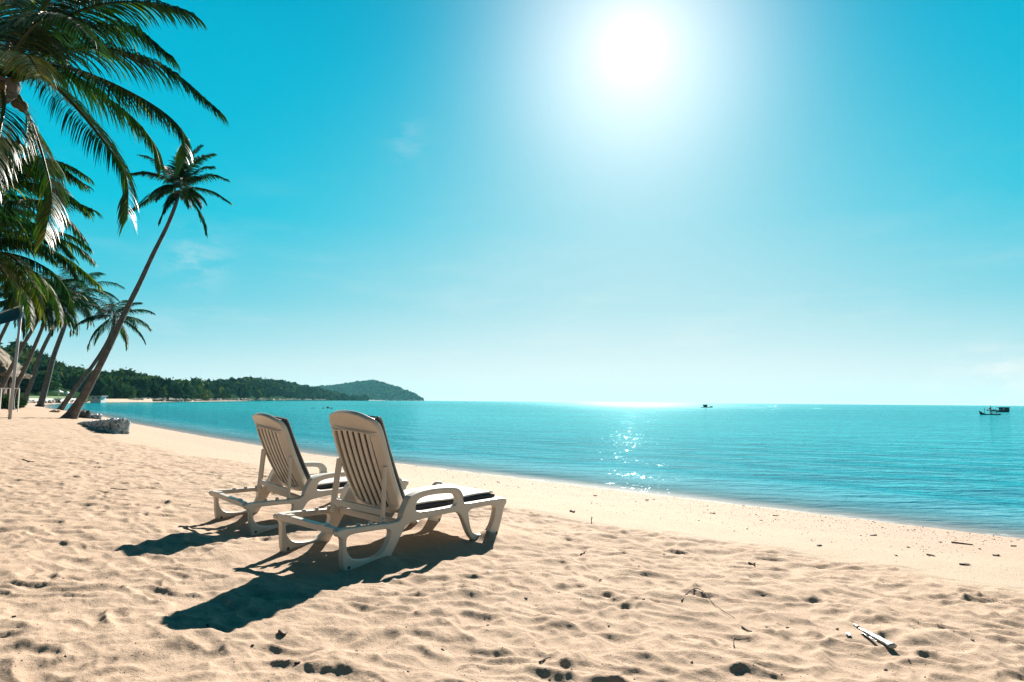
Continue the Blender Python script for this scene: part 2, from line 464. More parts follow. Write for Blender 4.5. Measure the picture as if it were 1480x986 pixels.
def shore_dist(x, y):
    """signed distance from the waterline, positive on land"""
    x = np.asarray(x, float); y = np.asarray(y, float)
    best = np.full(x.shape, 1e18); sign = np.ones(x.shape)
    for (a, b) in zip(SHORE[:-1], SHORE[1:]):
        d = b - a; l2 = d @ d
        t = np.clip(((x - a[0]) * d[0] + (y - a[1]) * d[1]) / l2, 0, 1)
        px = x - (a[0] + t * d[0]); py = y - (a[1] + t * d[1])
        q = px * px + py * py
        cr = d[0] * py - d[1] * px
        up = q < best - 1e-9
        best = np.where(up, q, best); sign = np.where(up, np.where(cr > 0, 1.0, -1.0), sign)
    return np.sqrt(best) * sign

LOUNGERS = [((-1.485, 5.004, 0.0), 0.940, -0.002, 0.057), ((-2.722, 6.663, -0.066), 0.845, 0.027, 0.078)]
def lounger_matrix(p):
    (x, y, z), yaw, pt, rl = p
    return Matrix.Translation((x, y, z)) @ Matrix.Rotation(yaw, 4, 'Z') @ Matrix.Rotation(-pt, 4, 'Y') @ Matrix.Rotation(rl, 4, 'X')

def lounger_mask(x, y):
    out = []
    for p in LOUNGERS:
        (px, py, pz), yaw, pt, rl = p
        c, s = math.cos(yaw), math.sin(yaw)
        lx = (x - px) * c + (y - py) * s; ly = -(x - px) * s + (y - py) * c
        dx = np.maximum(np.abs(lx - 0.96) - 0.94, 0); dy = np.maximum(np.abs(ly) - 0.36, 0)
        w = 1 - sstep(0.0, 0.7, np.sqrt(dx * dx + dy * dy))
        zpl = pz + lx * math.sin(pt) + ly * math.sin(rl)
        out.append((w, zpl))
    return out

def base_h(x, y, s=None):
    if s is None: s = shore_dist(x, y)
    left = sstep(12, 45, np.asarray(y, float)) * sstep(400, 150, np.asarray(y, float))
    k = 0.080 + 0.055 * left
    A = 1.3 - 0.2 * left
    z = np.where(s > 0, SEA + A * (1 - np.exp(-np.maximum(s, 0) * k / A)), SEA - 3.0 * (1 - np.exp(np.minimum(s, 0) * 0.09 / 3.0)))
    for w, zp in lounger_mask(np.asarray(x, float), np.asarray(y, float)):
        z = z * (1 - w) + (zp + 0.012) * w
    return z

def ground_hit(px, py):
    d = ray(px, py)
    t = 1.5
    for _ in range(4000):
        p = EYE + d * t
        h = float(base_h(np.array([p[0]]), np.array([p[1]]))[0])
        g = p[2] - h
        if g < 0.002: return np.array([p[0], p[1], h])
        t += max(0.004, min(g * 3.0, 0.02 * t))
        if t > 3000: break
    return EYE + d * t

# the polar sheet: fine where the photograph looks, coarse elsewhere
th_f = np.linspace(R(-47), R(47), 980)
th_b = np.linspace(R(47), R(313), 152)[1:-1]
TH = np.concatenate([th_f, th_b])
RR = np.concatenate([np.geomspace(1.2, 60, 880), np.geomspace(60, 5000, 170)[1:]])
TT, RAD = np.meshgrid(TH, RR)                     # rows = rings
GX = RAD * np.sin(TT); GY = RAD * np.cos(TT)
S = shore_dist(GX, GY)
H = base_h(GX, GY, S)
lm = np.zeros_like(H)
for w, _ in lounger_mask(GX, GY): lm = np.maximum(lm, w)
edge = S + 0.55 * pn(GX * 0.35, GY * 0.35, 3) + 0.25 * pn(GX * 1.3, GY * 1.3, 4)
far_left = sstep(20, 34, GY)
TROD = sstep(4.15 - 2.2 * far_left, 4.75 - 1.2 * far_left, edge)
near = 1 - sstep(45, 70, RAD)
amp = TROD * near
D = np.zeros_like(H)
nf = 1 - sstep(16, 30, RAD)
wx = GX + .16 * pn(GX * 2.0, GY * 2.0, 61) + .05 * pn(GX * 6, GY * 6, 62); wy = GY + .16 * pn(GX * 2.0, GY * 2.0, 63) + .05 * pn(GX * 6, GY * 6, 64)
D += 0.020 * pn(GX * 1.1, GY * 1.1, 5) + 0.024 * pn(wx * 2.0, wy * 2.6, 6)
D += 0.026 * (0.42 - np.abs(pn(wx * 2.5, wy * 3.4, 7)) * 1.7)
D += nf * 0.020 * (0.42 - np.abs(pn(wx * 4.6, wy * 5.8, 17)) * 1.7)
D += nf * (0.0085 * pn(wx * 7, wy * 8, 9) + 0.0042 * pn(GX * 14, GY * 15, 10) + 0.0024 * pn(GX * 29, GY * 29, 11) + 0.0012 * pn(GX * 55, GY * 55, 14))

# footprints and scuffs
def stamp(cx, cy, ang, ln, wd, dp, rim=0.32, soft=0.3):
    r = math.hypot(cx, cy); th = math.atan2(cx, cy)
    if abs(th) > R(46): return
    ext = ln * 1.9
    i0 = np.searchsorted(RR, max(r - ext, RR[0])); i1 = np.searchsorted(RR, r + ext) + 1
    da = ext / r
    j0 = np.searchsorted(th_f, th - da); j1 = np.searchsorted(th_f, th + da) + 1
    if i1 - i0 < 2 or j1 - j0 < 2: return
    x = GX[i0:i1, j0:min(j1, 980)] - cx; y = GY[i0:i1, j0:min(j1, 980)] - cy
    c, s_ = math.cos(ang), math.sin(ang)
    u = (x * c + y * s_) / ln; v = (-x * s_ + y * c) / wd
    v = v * (1 + 0.25 * u) + 0.15 * u * u
    q = np.sqrt(u * u + v * v) + 0.16 * pn(x * 9 + cx * 7, y * 9 + cy * 5, 12) + .10 * pn(x * 34, y * 34 + cx, 13)
    dent = -dp * (1 - sstep(soft, 1.1, q))
    ring = dp * rim * np.exp(-((q - 1.22) / 0.26) ** 2) * (1 + 0.6 * np.clip(u, -1, 1))
    D[i0:i1, j0:min(j1, 980)] += dent + ring

n_fp = 0
while n_fp < 7000:
    r = 1.6 + 34 * random.random() ** 1.25
    th = R(random.uniform(-45, 45))
    x, y = r * math.sin(th), r * math.cos(th)
    n_fp += 1
    a = random.gauss(2.5, 0.6) if random.random() < 0.6 else random.uniform(0, PI)
    if random.random() < 0.55:
        stamp(x, y, a, random.uniform(.09, .19), random.uniform(.05, .09), random.uniform(.003, .008), .35, random.uniform(0, .15))
    else:
        s0 = random.uniform(.05, .15)
        stamp(x, y, a, s0, s0 * random.uniform(.4, .75), random.uniform(.002, .007), 0.3, .05)
def footprint(x, y, ang, dp, side):
    c, s_ = math.cos(ang), math.sin(ang)
    stamp(x + c * .075, y + s_ * .075, ang + .12 * side, .078, .046, dp, .38)
    stamp(x - c * .075, y - s_ * .075, ang, .046, .036, dp * 1.15, .30)
    stamp(x, y, ang, .07, .024, dp * .35, .1)
    stamp(x + c * .17, y + s_ * .17, ang + 1.57, .045, .022, -dp * .45, .0)      # sand kicked up at the toe
for tr_ in range(46):
    x = random.uniform(-14, 7); y = random.uniform(1.8, 16); ang = random.choice([2.35, -.8, 2.2, -.95, 1.2, .3]) + random.gauss(0, .25)
    st = random.uniform(.55, .78); dp = random.uniform(.006, .012)
    for k in range(random.randint(6, 18)):
        sd = 1 if k % 2 else -1
        fx = x - math.sin(ang) * .09 * sd; fy = y + math.cos(ang) * .09 * sd
        if fy > 1.2 and not any(float(w_[0]) > .55 for w_, _ in lounger_mask(np.array([fx]), np.array([fy]))): footprint(fx, fy, ang - .12 * sd + random.gauss(0, .06), dp * random.uniform(.8, 1.25), sd)
        ang += random.gauss(0, .05); x += math.cos(ang) * st; y += math.sin(ang) * st
for (px, py, ln, wd, dp) in [(465, 918, .17, .075, .06), (1240, 862, .17, .07, .06), (670, 815, .13, .07, .05), (905, 935, .11, .06, .045), (100, 925, .16, .08, .05),
                             (590, 855, .12, .06, .05), (800, 822, .11, .06, .045), (520, 882, .13, .05, .04), (850, 960, .18, .05, .05), (115, 950, .16, .06, .05),
                             (145, 803, .09, .05, .045), (98, 836, .1, .05, .04), (1340, 905, .2, .045, .04), (950, 970, .2, .05, .05), (240, 905, .12, .05, .04)]:
    g = ground_hit(px, py); stamp(g[0], g[1], random.uniform(2.2, 3.0), ln, wd, dp * .24, .3, .05)

D *= .82
D = np.where(D < -.018, -.018 + (D + .018) * .40, D)
flatn = 0.006 * pn(GX * 1.5, GY * 1.5, 15) + 0.0015 * pn(GX * 14, GY * 14, 16)
H = H + 0.95 * D * amp * (1 - 0.66 * lm) + flatn * (1 - TROD) * near
# banked sand round the loungers' sunken feet
for p in LOUNGERS:
    MM = lounger_matrix(p)
    for lx, ly, hh, rad in ((1.62, -0.42, .055, .10), (1.70, -0.30, .03, .12), (0.33, -0.40, .03, .14), (0.47, -0.36, .03, .08), (0.25, .40, .03, .14), (1.58, .36, .05, .14), (0.40, 0.30, .025, .12)):
        w = MM @ Vector((lx, ly, 0))
        H += hh * np.exp(-((GX - w.x) ** 2 + (GY - w.y) ** 2) / rad ** 2)

nr, nc = H.shape
idx = np.arange(nr * nc).reshape(nr, nc)
nx = np.roll(idx, -1, axis=1)
quads = np.stack([idx[:-1], nx[:-1], nx[1:], idx[1:]], -1).reshape(-1, 4)[:, ::-1]
V = np.stack([GX, GY, H], -1).reshape(-1, 3)
# close the middle with a small cap of rings
cap_r = [0.6, 0.02]
Vc = []; base = nr * nc
capq = []
prev = idx[0]
for k, rr in enumerate(cap_r):
    Vc.append(np.stack([rr * np.sin(TH), rr * np.cos(TH), np.full(nc, H[0].mean())], -1))
    cur = base + k * nc + np.arange(nc)
    capq.append(np.stack([cur, np.roll(cur, -1), np.roll(prev, -1), prev], -1)[:, ::-1])
    prev = cur
V = np.vstack([V] + Vc); quads = np.vstack([quads] + capq)
pad = lambda A, v: np.concatenate([A.ravel(), np.full(nc * len(cap_r), v)])
sand = big_mesh('beach', V, quads, M['sand'], attrs={'shore': pad(S, 10.0), 'trod': pad(TROD, 1.0)})
tag(sand, kind='structure')

def zs(x, y):
    """height of the finished sand surface"""
    r = math.hypot(x, y); th = math.atan2(x, y)
    i = min(max(int(np.searchsorted(RR, r)) - 1, 0), len(RR) - 2)
    if abs(th) < R(46.9):
        j = min(max(int(np.searchsorted(th_f, th)) - 1, 0), 978)
        fi = (r - RR[i]) / (RR[i + 1] - RR[i]); fj = (th - th_f[j]) / (th_f[j + 1] - th_f[j])
        fi = min(max(fi, 0), 1)
        return float((H[i, j] * (1 - fj) + H[i, j + 1] * fj) * (1 - fi) + (H[i + 1, j] * (1 - fj) + H[i + 1, j + 1] * fj) * fi)
    return float(base_h(np.array([x]), np.array([y]))[0])

def spot(px, py):
    g = ground_hit(px, py)
    return Vector((g[0], g[1], zs(g[0], g[1])))

# the sea: one sheet out to the horizon
th_w = np.concatenate([np.linspace(R(-60), R(75), 260), np.linspace(R(75), R(300), 60)[1:-1]])
rw = np.concatenate([np.geomspace(4, 60, 180), np.geomspace(60, 5000, 100)[1:]])
TW, RW = np.meshgrid(th_w, rw)
WX = RW * np.sin(TW); WY = RW * np.cos(TW)
SW = -shore_dist(WX, WY)
WZ = np.full_like(WX, SEA) + 0.008 * np.sin(SW * 2.3 + 1.5 * pn(WX * .3, WY * .3, 21)) * sstep(0.2, 1.5, SW) * (1 - sstep(10, 40, SW))
nr2, nc2 = WX.shape
id2 = np.arange(nr2 * nc2).reshape(nr2, nc2); nx2 = np.roll(id2, -1, axis=1)
q2 = np.stack([id2[:-1], nx2[:-1], nx2[1:], id2[1:]], -1).reshape(-1, 4)[:, ::-1]
V2 = np.stack([WX, WY, WZ], -1).reshape(-1, 3)
keep = (SW.ravel()[q2] > -3.0).any(axis=1)
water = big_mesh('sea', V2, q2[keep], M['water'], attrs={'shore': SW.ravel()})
tag(water, kind='structure')

# ------------------------------------------------------------------ hills and woods
def horizon_y(x): return 580 + ROLL * (x - 740)
def hill_mesh(name, table, ncols, back, tree_h, seed):
    tb = np.array(table, float)
    xs = np.linspace(tb[0, 0], tb[-1, 0], ncols)
    yt = np.interp(xs, tb[:, 0], tb[:, 1]); db = np.interp(xs, tb[:, 0], tb[:, 2]); dr = np.interp(xs, tb[:, 0], tb[:, 3])
    rows = np.concatenate([np.linspace(0, 1, 22), np.linspace(1, 2, 8)[1:]])
    V = []
    for t in rows:
        for i, x in enumerate(xs):
            if t <= 1:
                dep = db[i] + (dr[i] - db[i]) * t; prof = 0.10 * sstep(0, .05, t) + 0.90 * (math.sin(min(t, 1) * PI / 2) ** 1.15)
            else:
                dep = dr[i] + back * (t - 1); prof = 1 - (t - 1) * 0.95
            hgt = (horizon_y(x) - yt[i]) / F_PX * dr[i] + CAM_H - tree_h
            hgt = max(hgt, 0.0)
            z = SEA + (hgt - SEA) * prof * (1 + 0.10 * float(pn(np.array(x * .05), np.array(t * 4.0), seed)) * (1 if t < .9 else .3)) - (0.4 if t == 0 else 0)
            p = at(x, horizon_y(x), dep)
            V.append((p[0], p[1], z))
    F = [(r * ncols + c, r * ncols + c + 1, (r + 1) * ncols + c + 1, (r + 1) * ncols + c) for r in range(len(rows) - 1) for c in range(ncols - 1)]
    o = mesh_obj(name, V, F, M['hill_soil'], None, True)
    tag(o, kind='structure')
    return o, np.array(V), F
NEAR_T = [(-420, 515, 190, 380), (-260, 505, 190, 420), (0, 502, 190, 440), (20, 504, 190, 440), (38, 509, 190, 430), (85, 523, 205, 410), (116, 531, 225, 410), (140, 537, 262, 420),
          (173, 530, 280, 420), (200, 538, 290, 430), (257, 549, 345, 520), (290, 552, 420, 620), (352, 545, 600, 860), (390, 548, 760, 1050),
          (450, 558, 1050, 1350), (480, 565, 1200, 1420), (520, 575.0, 1400, 1500), (530, 577.5, 1450, 1500)]
FAR_T = [(410, 568, 2450, 3000), (440, 562, 2450, 3000), (455, 560, 2450, 3000), (477, 559, 2450, 3000), (500, 555, 2450, 3000), (523, 552.3, 2450, 2950), (537, 551.3, 2450, 2900),
         (552, 554, 2450, 2850), (575, 561.6, 2450, 2750), (597, 569, 2480, 2650), (607, 575.5, 2500, 2600), (611, 578.0, 2520, 2560)]
hill_n, VN, FN = hill_mesh('hills', NEAR_T, 160, 300, 10.0, 31)
hill_f, VF, FF = hill_mesh('headland', FAR_T, 70, 500, 6.0, 32)

def ico(sub):
    bm = bmesh.new(); bmesh.ops.create_icosphere(bm, subdivisions=sub, radius=1.0)
    V = np.array([v.co[:] for v in bm.verts]); F = np.array([[v.index for v in f.verts] for f in bm.faces]); bm.free()
    return V, F

def sample_faces(V, F, n, rows_ok=None):
    F = np.array(F)
    a, b, c, d = (V[F[:, k]] for k in range(4))
    ar = np.linalg.norm(np.cross(b - a, d - a), axis=1)
    if rows_ok is not None: ar = ar * rows_ok
    pick = RNG.choice(len(F), n, p=ar / ar.sum())
    u = RNG.random(n)[:, None]; v = RNG.random(n)[:, None]
    return (a[pick] * (1 - u) + b[pick] * u) * (1 - v) + (d[pick] * (1 - u) + c[pick] * u) * v

def forest(name, pts, rmin, rmax, sub, leaves, seed, label):
    """tree crowns: lumpy shells broken up by many leaf clumps, in one mesh"""
    IV, IF = ico(sub)
    Vs = []; Fs = []; T = []
    n0 = 0
    rg = np.random.default_rng(seed)
    for p in pts:
        r = rg.uniform(rmin, rmax) * (1.25 if rg.random() < .12 else 1); hz = rg.uniform(.75, 1.25)
        off = rg.uniform(0, 100, 2)
        q = IV * 1.0
        d = 0.80 + 0.34 * pn(q[:, 0] * 1.7 + off[0] + q[:, 2], q[:, 1] * 1.7 + off[1] - q[:, 2] * .7, 5) + 0.26 * pn(q[:, 0] * 4 + off[1] - 2 * q[:, 2], q[:, 1] * 4 + off[0] + 3 * q[:, 2], 6)
        q = q * d[:, None] * np.array([r, r, r * hz]) + p + np.array([0, 0, r * 0.55])
        tone = rg.uniform(0.05, 0.95) ** 1.2
        Vs.append(q); Fs.append(IF + n0); T.append(np.full(len(q), tone) + 0.12 * (d - 0.8)); n0 += len(q)
        if leaves:
            k = leaves
            src = rg.integers(0, len(IV), k)
            c = q[src] + rg.normal(0, .10 * r, (k, 3))
            sz = r * rg.uniform(.10, .22, (k, 1))
            a = rg.normal(0, 1, (k, 3)); a /= np.linalg.norm(a, axis=1)[:, None]
            b = rg.normal(0, 1, (k, 3)); b -= a * (a * b).sum(1)[:, None]; b /= np.linalg.norm(b, axis=1)[:, None]
            tri = np.stack([c + a * sz, c - a * sz * .6 + b * sz * .8, c - a * sz * .6 - b * sz * .8], 1).reshape(-1, 3)
            Vs.append(tri); Fs.append(np.arange(3 * k).reshape(k, 3) + n0); T.append(np.repeat(tone + rg.normal(0, .15, k), 3)); n0 += 3 * k
    o = big_mesh(name, np.vstack(Vs), np.vstack(Fs), M['forest'], smooth=False, attrs={'tone': np.clip(np.concatenate(T), 0, 1)}, ngon=3)
    tag(o, label, 'woodland', kind='stuff')
    return o

BV_N = BVHTree.FromPolygons([tuple(v) for v in VN], [tuple(f) for f in FN])
BV_F = BVHTree.FromPolygons([tuple(v) for v in VF], [tuple(f) for f in FF])
def hill_hit(px, py, bv=BV_N):
    d = ray(px, py); d = Vector(d / np.linalg.norm(d))
    h = bv.ray_cast(Vector(EYE), d)
    return h[0]

HOUSES = []     # filled as (px, half width px, py, depth) so that trees leave their fronts clear
def clear_front(P):
    keep = np.ones(len(P), bool)
    for i, p in enumerate(P):
        x, y = project(p)
        dep = p[1]; rp = 5 * F_PX / dep
        for (hx, hw, hy, hd) in HOUSES:
            if dep < hd + 3 and abs(x - hx) < hw + rp * .2 and abs(y - rp * .7 - hy) < hw * .4 + rp * .6: keep[i] = False
    return P[keep]

# ------------------------------------------------------------------ houses on the hillside
def house(px, py, w, d, h, roof_h, wall_m, roof_m, label, cat='house', depth=None, yaw=0.0, win=3, name='hillside_house', flat=False, ext=2.0):
    p = hill_hit(px, py) if depth is None else Vector(at(px, py, depth))
    if p is None: return None
    root = empty(name, p, (0, 0, yaw)); tag(root, label, cat, 'houses on the hillside')
    wl = MB(); wl.box((0, 0, (h - ext) / 2 - .003), (w, d, h + ext - .006)); wl.build('wall', wall_m, root)
    rf = MB()
    if flat:
        rf.box((0, 0, h + .15), (w + .8, d + .8, .3))
    else:
        a, b = w / 2 + .5, d / 2 + .5
        rf.add([(-a, -b, h + .003), (a, -b, h + .003), (a, b, h + .003), (-a, b, h + .003), (-a * .55, 0, h + roof_h), (a * .55, 0, h + roof_h)],
               [(0, 1, 5, 4), (2, 3, 4, 5), (1, 2, 5), (3, 0, 4), (0, 3, 2, 1)])
    rf.build('roof', roof_m, root)
    for k in range(win):
        wb = MB(); wb.box(((k - (win - 1) / 2) * w / win, -d / 2 - .02, h * .55), (w / win * .55, .08, h * .42)); wb.build('window', M['glass_dark'], root)
    HOUSES.append((px, w * .4 * F_PX / p.y, py - h * .5 * F_PX / p.y, p.y))
    return root
house(10, 511, 8, 6, 4, 2.2, M['white'], M['grey_wall'], 'white house highest on the left hillside', win=2)
house(22, 516, 6, 6, 3, 1.8, M['white'], M['roof_grey'], 'small white house just below the highest one on the left hillside', win=2)
house(49, 521, 7, 5, 2.6, 1.4, M['white'], M['teal_paint'], 'low white house with a teal roof between the leaning trunks', win=2)
house(101, 533, 11, 6, 2.6, 1.0, M['white'], M['grey_wall'], 'long pale house near the ridge above the leaning palm', win=3)
house(341, 565, 7, 5, 2.6, 1.6, M['white'], M['teal_paint'], 'white villa with a blue roof amid the woods across the bay', win=3)
house(362, 566, 5, 4, 2.2, 1.5, M['white'], M['roof_grey'], 'small white villa right of the blue roofed one across the bay', win=2)
house(76, 550.5, 4.4, 4, .5, 3.6, M['white'], M['roof_pale'], 'steep grey pointed roof among trees by the bay', 'house', yaw=.6, win=0, name='pointed_roof_house')
house(97, 554.5, 6.2, 4.5, .5, 2.4, M['dark_blue'], M['roof_blue'], 'wide dark blue roof among trees by the bay', 'house', yaw=-.3, win=0, name='blue_roof_house')
house(122, 558.5, 5.0, 3, .5, .5, M['white'], M['white'], 'low white roofed shelter between the two leaning trunks', 'shelter', win=0, name='beach_shelter', flat=True, ext=.4)
house(142, 577.5, 3.6, 3, 1.0, .4, M['white'], M['grey_wall'], 'low grey white beach building at the end of the far sand', 'building', depth=236, win=2, name='beach_building', flat=True)
house(401, 577.6, 26, 8, 4, .5, M['white'], M['white'], 'long low white building on the far shoreline', 'building', depth=1075, win=4, name='shoreline_building', flat=True)

# trees over the hills
fn = np.array(FN); rowi = fn[:, 0] // 160
Pn = sample_faces(VN, FN, 4600, ((rowi < 25) & (rowi > 0)).astype(float))
dn = Pn[:, 1]
Pn = Pn[(RNG.random(len(Pn)) < np.clip(1.15 - dn / 2300, .3, 1))]
Pn = clear_front(Pn)
close = Pn[Pn[:, 1] < 480]; mid = Pn[(Pn[:, 1] >= 480)]
# extra trees so that the nearer slopes are closed
extra = sample_faces(VN, FN, 1500, ((rowi < 24) & (rowi > 0) & (VN[fn[:, 0]][:, 1] < 470) & (VN[fn[:, 0]][:, 0] < -60)).astype(float))
close = np.vstack([close, clear_front(extra)])
forest('woods', close, 2.6, 5.2, 2, 130, 41, 'dense dark green broadleaf woods on the near hillside left of the bay')
forest('woods', mid, 3.4, 6.5, 2, 26, 42, 'green wooded ridge across the middle of the bay')
ff_ = np.array(FF); rowf = ff_[:, 0] // 70
Pf = sample_faces(VF, FF, 5200, ((rowf < 24) & (rowf > 0)).astype(float))
forest('woods', Pf, 4.0, 8.5, 1, 0, 43, 'hazy blue green woods covering the far headland')

def rock(rg, r, sub=2, squash=.7):
    IV, IF = ico(sub)
    o = rg.uniform(0, 50, 2)
    d = 0.85 + 0.40 * pn(IV[:, 0] * 1.3 + o[0] + IV[:, 2], IV[:, 1] * 1.3 + o[1] - IV[:, 2], 3) + 0.16 * pn(IV[:, 0] * 3.5 + o[1], IV[:, 1] * 3.5 + IV[:, 2] * 2 + o[0], 4)
    return IV * d[:, None] * r * np.array([rg.uniform(.8, 1.3), rg.uniform(.8, 1.2), squash]), IF

# far bay: pale sand strip, shore rocks
def strip(name, pts, w, z0, z1, mat):
    V = []; F = []
    for i, (px, d) in enumerate(pts):
        a = at(px, horizon_y(px), d); b = at(px, horizon_y(px), d + w)
        V += [(a[0], a[1], z0), (b[0], b[1], z1)]
        if i: k = 2 * i; F.append((k - 2, k, k + 1, k - 1))
    return mesh_obj(name, V, F, mat, None, True)
M['far_sand'] = simple_mat('far_sand', (0.390, 0.277, 0.195), 0.9, 0.1, .3)
fs = strip('far_beach', [(136, 246), (160, 262), (185, 272), (220, 286)], 14, SEA + .05, SEA + 1.3, M['far_sand']); tag(fs, kind='structure')
lawn = strip('lawn', [(36, 170), (60, 178), (95, 190)], 10, .85, 1.5, simple_mat('lawn_grass', (.06, .12, .02), .9, .2, 1)); tag(lawn, kind='structure')
rg = np.random.default_rng(5)
Vs = []; Fs = []; T = []; n0 = 0
for i in range(900):
    x = rg.uniform(190, 470) if i < 650 else rg.uniform(470, 612)
    if i < 650:
        dep = np.interp(x, [173, 200, 257, 290, 352, 390, 450, 480, 520], [280, 290, 345, 420, 600, 760, 1050, 1200, 1400]); r = rg.uniform(.5, 1.5) * (1 + dep / 700)
    else: dep = 2440; r = rg.uniform(1.5, 4)
    p = at(x, horizon_y(x), dep + rg.uniform(-3, 8) * dep / 300); V_, F_ = rock(rg, r, 1)
    Vs.append(V_ + np.array([p[0], p[1], SEA + r * .25])); Fs.append(F_ + n0); n0 += len(V_); T.append(np.full(len(V_), rg.random()))
tag(big_mesh('shore_rocks', np.vstack(Vs), np.vstack(Fs), M['rock'], smooth=False, attrs={'tone': np.concatenate(T)}, ngon=3),
    'brown rocks along the foot of the wooded bay shore', 'rocks', kind='stuff')

def rock_obj(name, p, r, mat, sub=2, squash=.7, rg=rg):
    V_, F_ = rock(rg, r, sub, squash)
    o = big_mesh(name, V_, F_, mat, smooth=False, attrs={'tone': np.full(len(V_), rg.random())}, ngon=3)
    o.location = p
    return o
# boulder bank left of the bay
wallp = [(0, 150), (38, 158), (62, 170), (84, 192), (100, 212), (122, 234)]
sw = MB()
for i in range(len(wallp) - 1):
    a = at(wallp[i][0], horizon_y(wallp[i][0]), wallp[i][1] + 3); b = at(wallp[i + 1][0], horizon_y(wallp[i + 1][0]), wallp[i + 1][1] + 3)
    t = (b - a)[:2]; ln = np.linalg.norm(t); ang = math.atan2(t[1], t[0])
    Mx = Matrix.Translation(((a[0] + b[0]) / 2, (a[1] + b[1]) / 2, 0)) @ Matrix.Rotation(ang, 4, 'Z')
    sw.box((0, 0, .15 + .003 * i), (ln + .4, 1.2 + .02 * i, 1.5), Mx)
swo = sw.build('sea_wall', M['grey_wall']); tag(swo, 'pale low sea wall behind the boulders at the left of the bay', 'sea wall')
for i in range(46):
    x = rg.uniform(0, 124); dep = np.interp(x, [q[0] for q in wallp], [q[1] for q in wallp]) + rg.uniform(-2.5, 1.0)
    p = at(x, horizon_y(x), dep); r = rg.uniform(.45, 1.0)
    o = rock_obj('boulder', (p[0], p[1], SEA + .2 + rg.uniform(0, .5)), r, M['rock'])
    tag(o, 'brown boulder piled at the foot of the sea wall', 'boulder', 'boulders below the sea wall')
# dark rocks awash
for (px, py, r, lb) in [(450.5, 589.4, .13, 'smallest dark rock awash, left end of the row behind the chairs'), (454, 589.3, .14, 'small round dark rock awash, second from the left end of its row'),
                        (467.5, 589.6, .18, 'low dark rock awash just left of the biggest one'), (474, 589.2, .32, 'biggest dark rock awash in the bay behind the white chairs'), (479, 589.8, .22, 'dark rock awash at the right end of its row')]:
    d = 1.677 * F_PX / (py + .8 - horizon_y(px)); p = at(px, py, d)
    tag(rock_obj('sea_rock', (p[0], p[1], SEA + r * .3), r, M['sea_rock'], 2, .8), lb, 'rock', 'rocks awash in the bay')

# ------------------------------------------------------------------ palms
def frond_mesh(rach, lmax, n_leaf, rg, hang=0.9, tone=0.35, width=0.04, start=0.12, r0=0.035, dry=0.0):
    """rach: (k,3) world or local points of the midrib"""
    K = 26
    C = catmull(rach, K)
    seg = np.linalg.norm(np.diff(C, axis=0), axis=1); cum = np.concatenate([[0], np.cumsum(seg)]); Ltot = cum[-1]
    V = []; F = []; T = []
    mb = MB(); mb.tube(C, [r0 * (1 - .88 * i / (K - 1)) for i in range(K)], 5)
    V += [np.array(v) for v in mb.V]; F += mb.F; T += [0.62] * len(mb.V)
    tang = np.gradient(C, axis=0); tang /= np.linalg.norm(tang, axis=1)[:, None]
    Z = np.array([0, 0, 1.0])
    for side in (-1, 1):
        for i in range(n_leaf):
            t = start + (1 - start) * (i + rg.random() * .7) / n_leaf
            t = min(t, .995)
            s = t * Ltot
            p = np.array([np.interp(s, cum, C[:, k]) for k in range(3)])
            tg = np.array([np.interp(s, cum, tang[:, k]) for k in range(3)]); tg /= np.linalg.norm(tg)
            lat = np.cross(tg, Z); ln = np.linalg.norm(lat)
            lat = lat / ln if ln > .15 else np.array([1.0, 0, 0])
            nrm = np.cross(lat, tg)
            u = (t - start) / (1 - start)
            ll = lmax * (0.42 + 0.58 * math.sin(min(1, u * 2.6 + .25) * PI / 2)) * (1 - 0.62 * max(0, u - .35) / .65) * rg.uniform(.8, 1.1)
            fwd = 0.55 + 0.65 * u
            d0 = lat * side * 1.0 + tg * fwd + nrm * rg.uniform(.0, .35) * (1 - hang * .5)
            d0 /= np.linalg.norm(d0)
            pts = [p]; dcur = d0; q = p
            hg = hang * rg.uniform(.7, 1.25)
            for k in range(4):
                dcur = dcur + np.array([0, 0, -hg * (.22 + .26 * k)])
                dcur = dcur / np.linalg.norm(dcur)
                q = q + dcur * ll / 4
                pts.append(q)
            wv = np.cross(dcur, lat * side + nrm * .6 + rg.normal(0, .25, 3)); wv /= (np.linalg.norm(wv) + 1e-6)
            wv = wv + tg * .6; wv /= (np.linalg.norm(wv) + 1e-6)
            w = width * rg.uniform(.75, 1.15)
            n0 = len(V)
            for k, wk in enumerate((.55, 1.0, .85, .55, .06)):
                V += [pts[k] + wv * w * wk * .5, pts[k] - wv * w * wk * .5]
            F += [(n0 + 2 * k, n0 + 2 * k + 1, n0 + 2 * k + 3, n0 + 2 * k + 2) for k in range(4)]
            tt = tone + rg.normal(0, .10) + (0.5 if rg.random() < dry else 0) + .12 * (u > .9)
            T += [min(max(tt, 0), 1)] * 10
    return np.array(V), F, np.array(T)

def frond_obj(root, rach_world, lmax, n_leaf, rg, mat='frond_dull', **kw):
    loc = np.array(root.location)
    V, F, T = frond_mesh(np.asarray(rach_world) - loc, lmax, n_leaf, rg, **kw)
    o = mesh_obj('frond', V, F, M[mat], root, True)
    a = o.data.attributes.new('tone', 'FLOAT', 'POINT'); a.data.foreach_set('value', T.astype(np.float32))
    return o

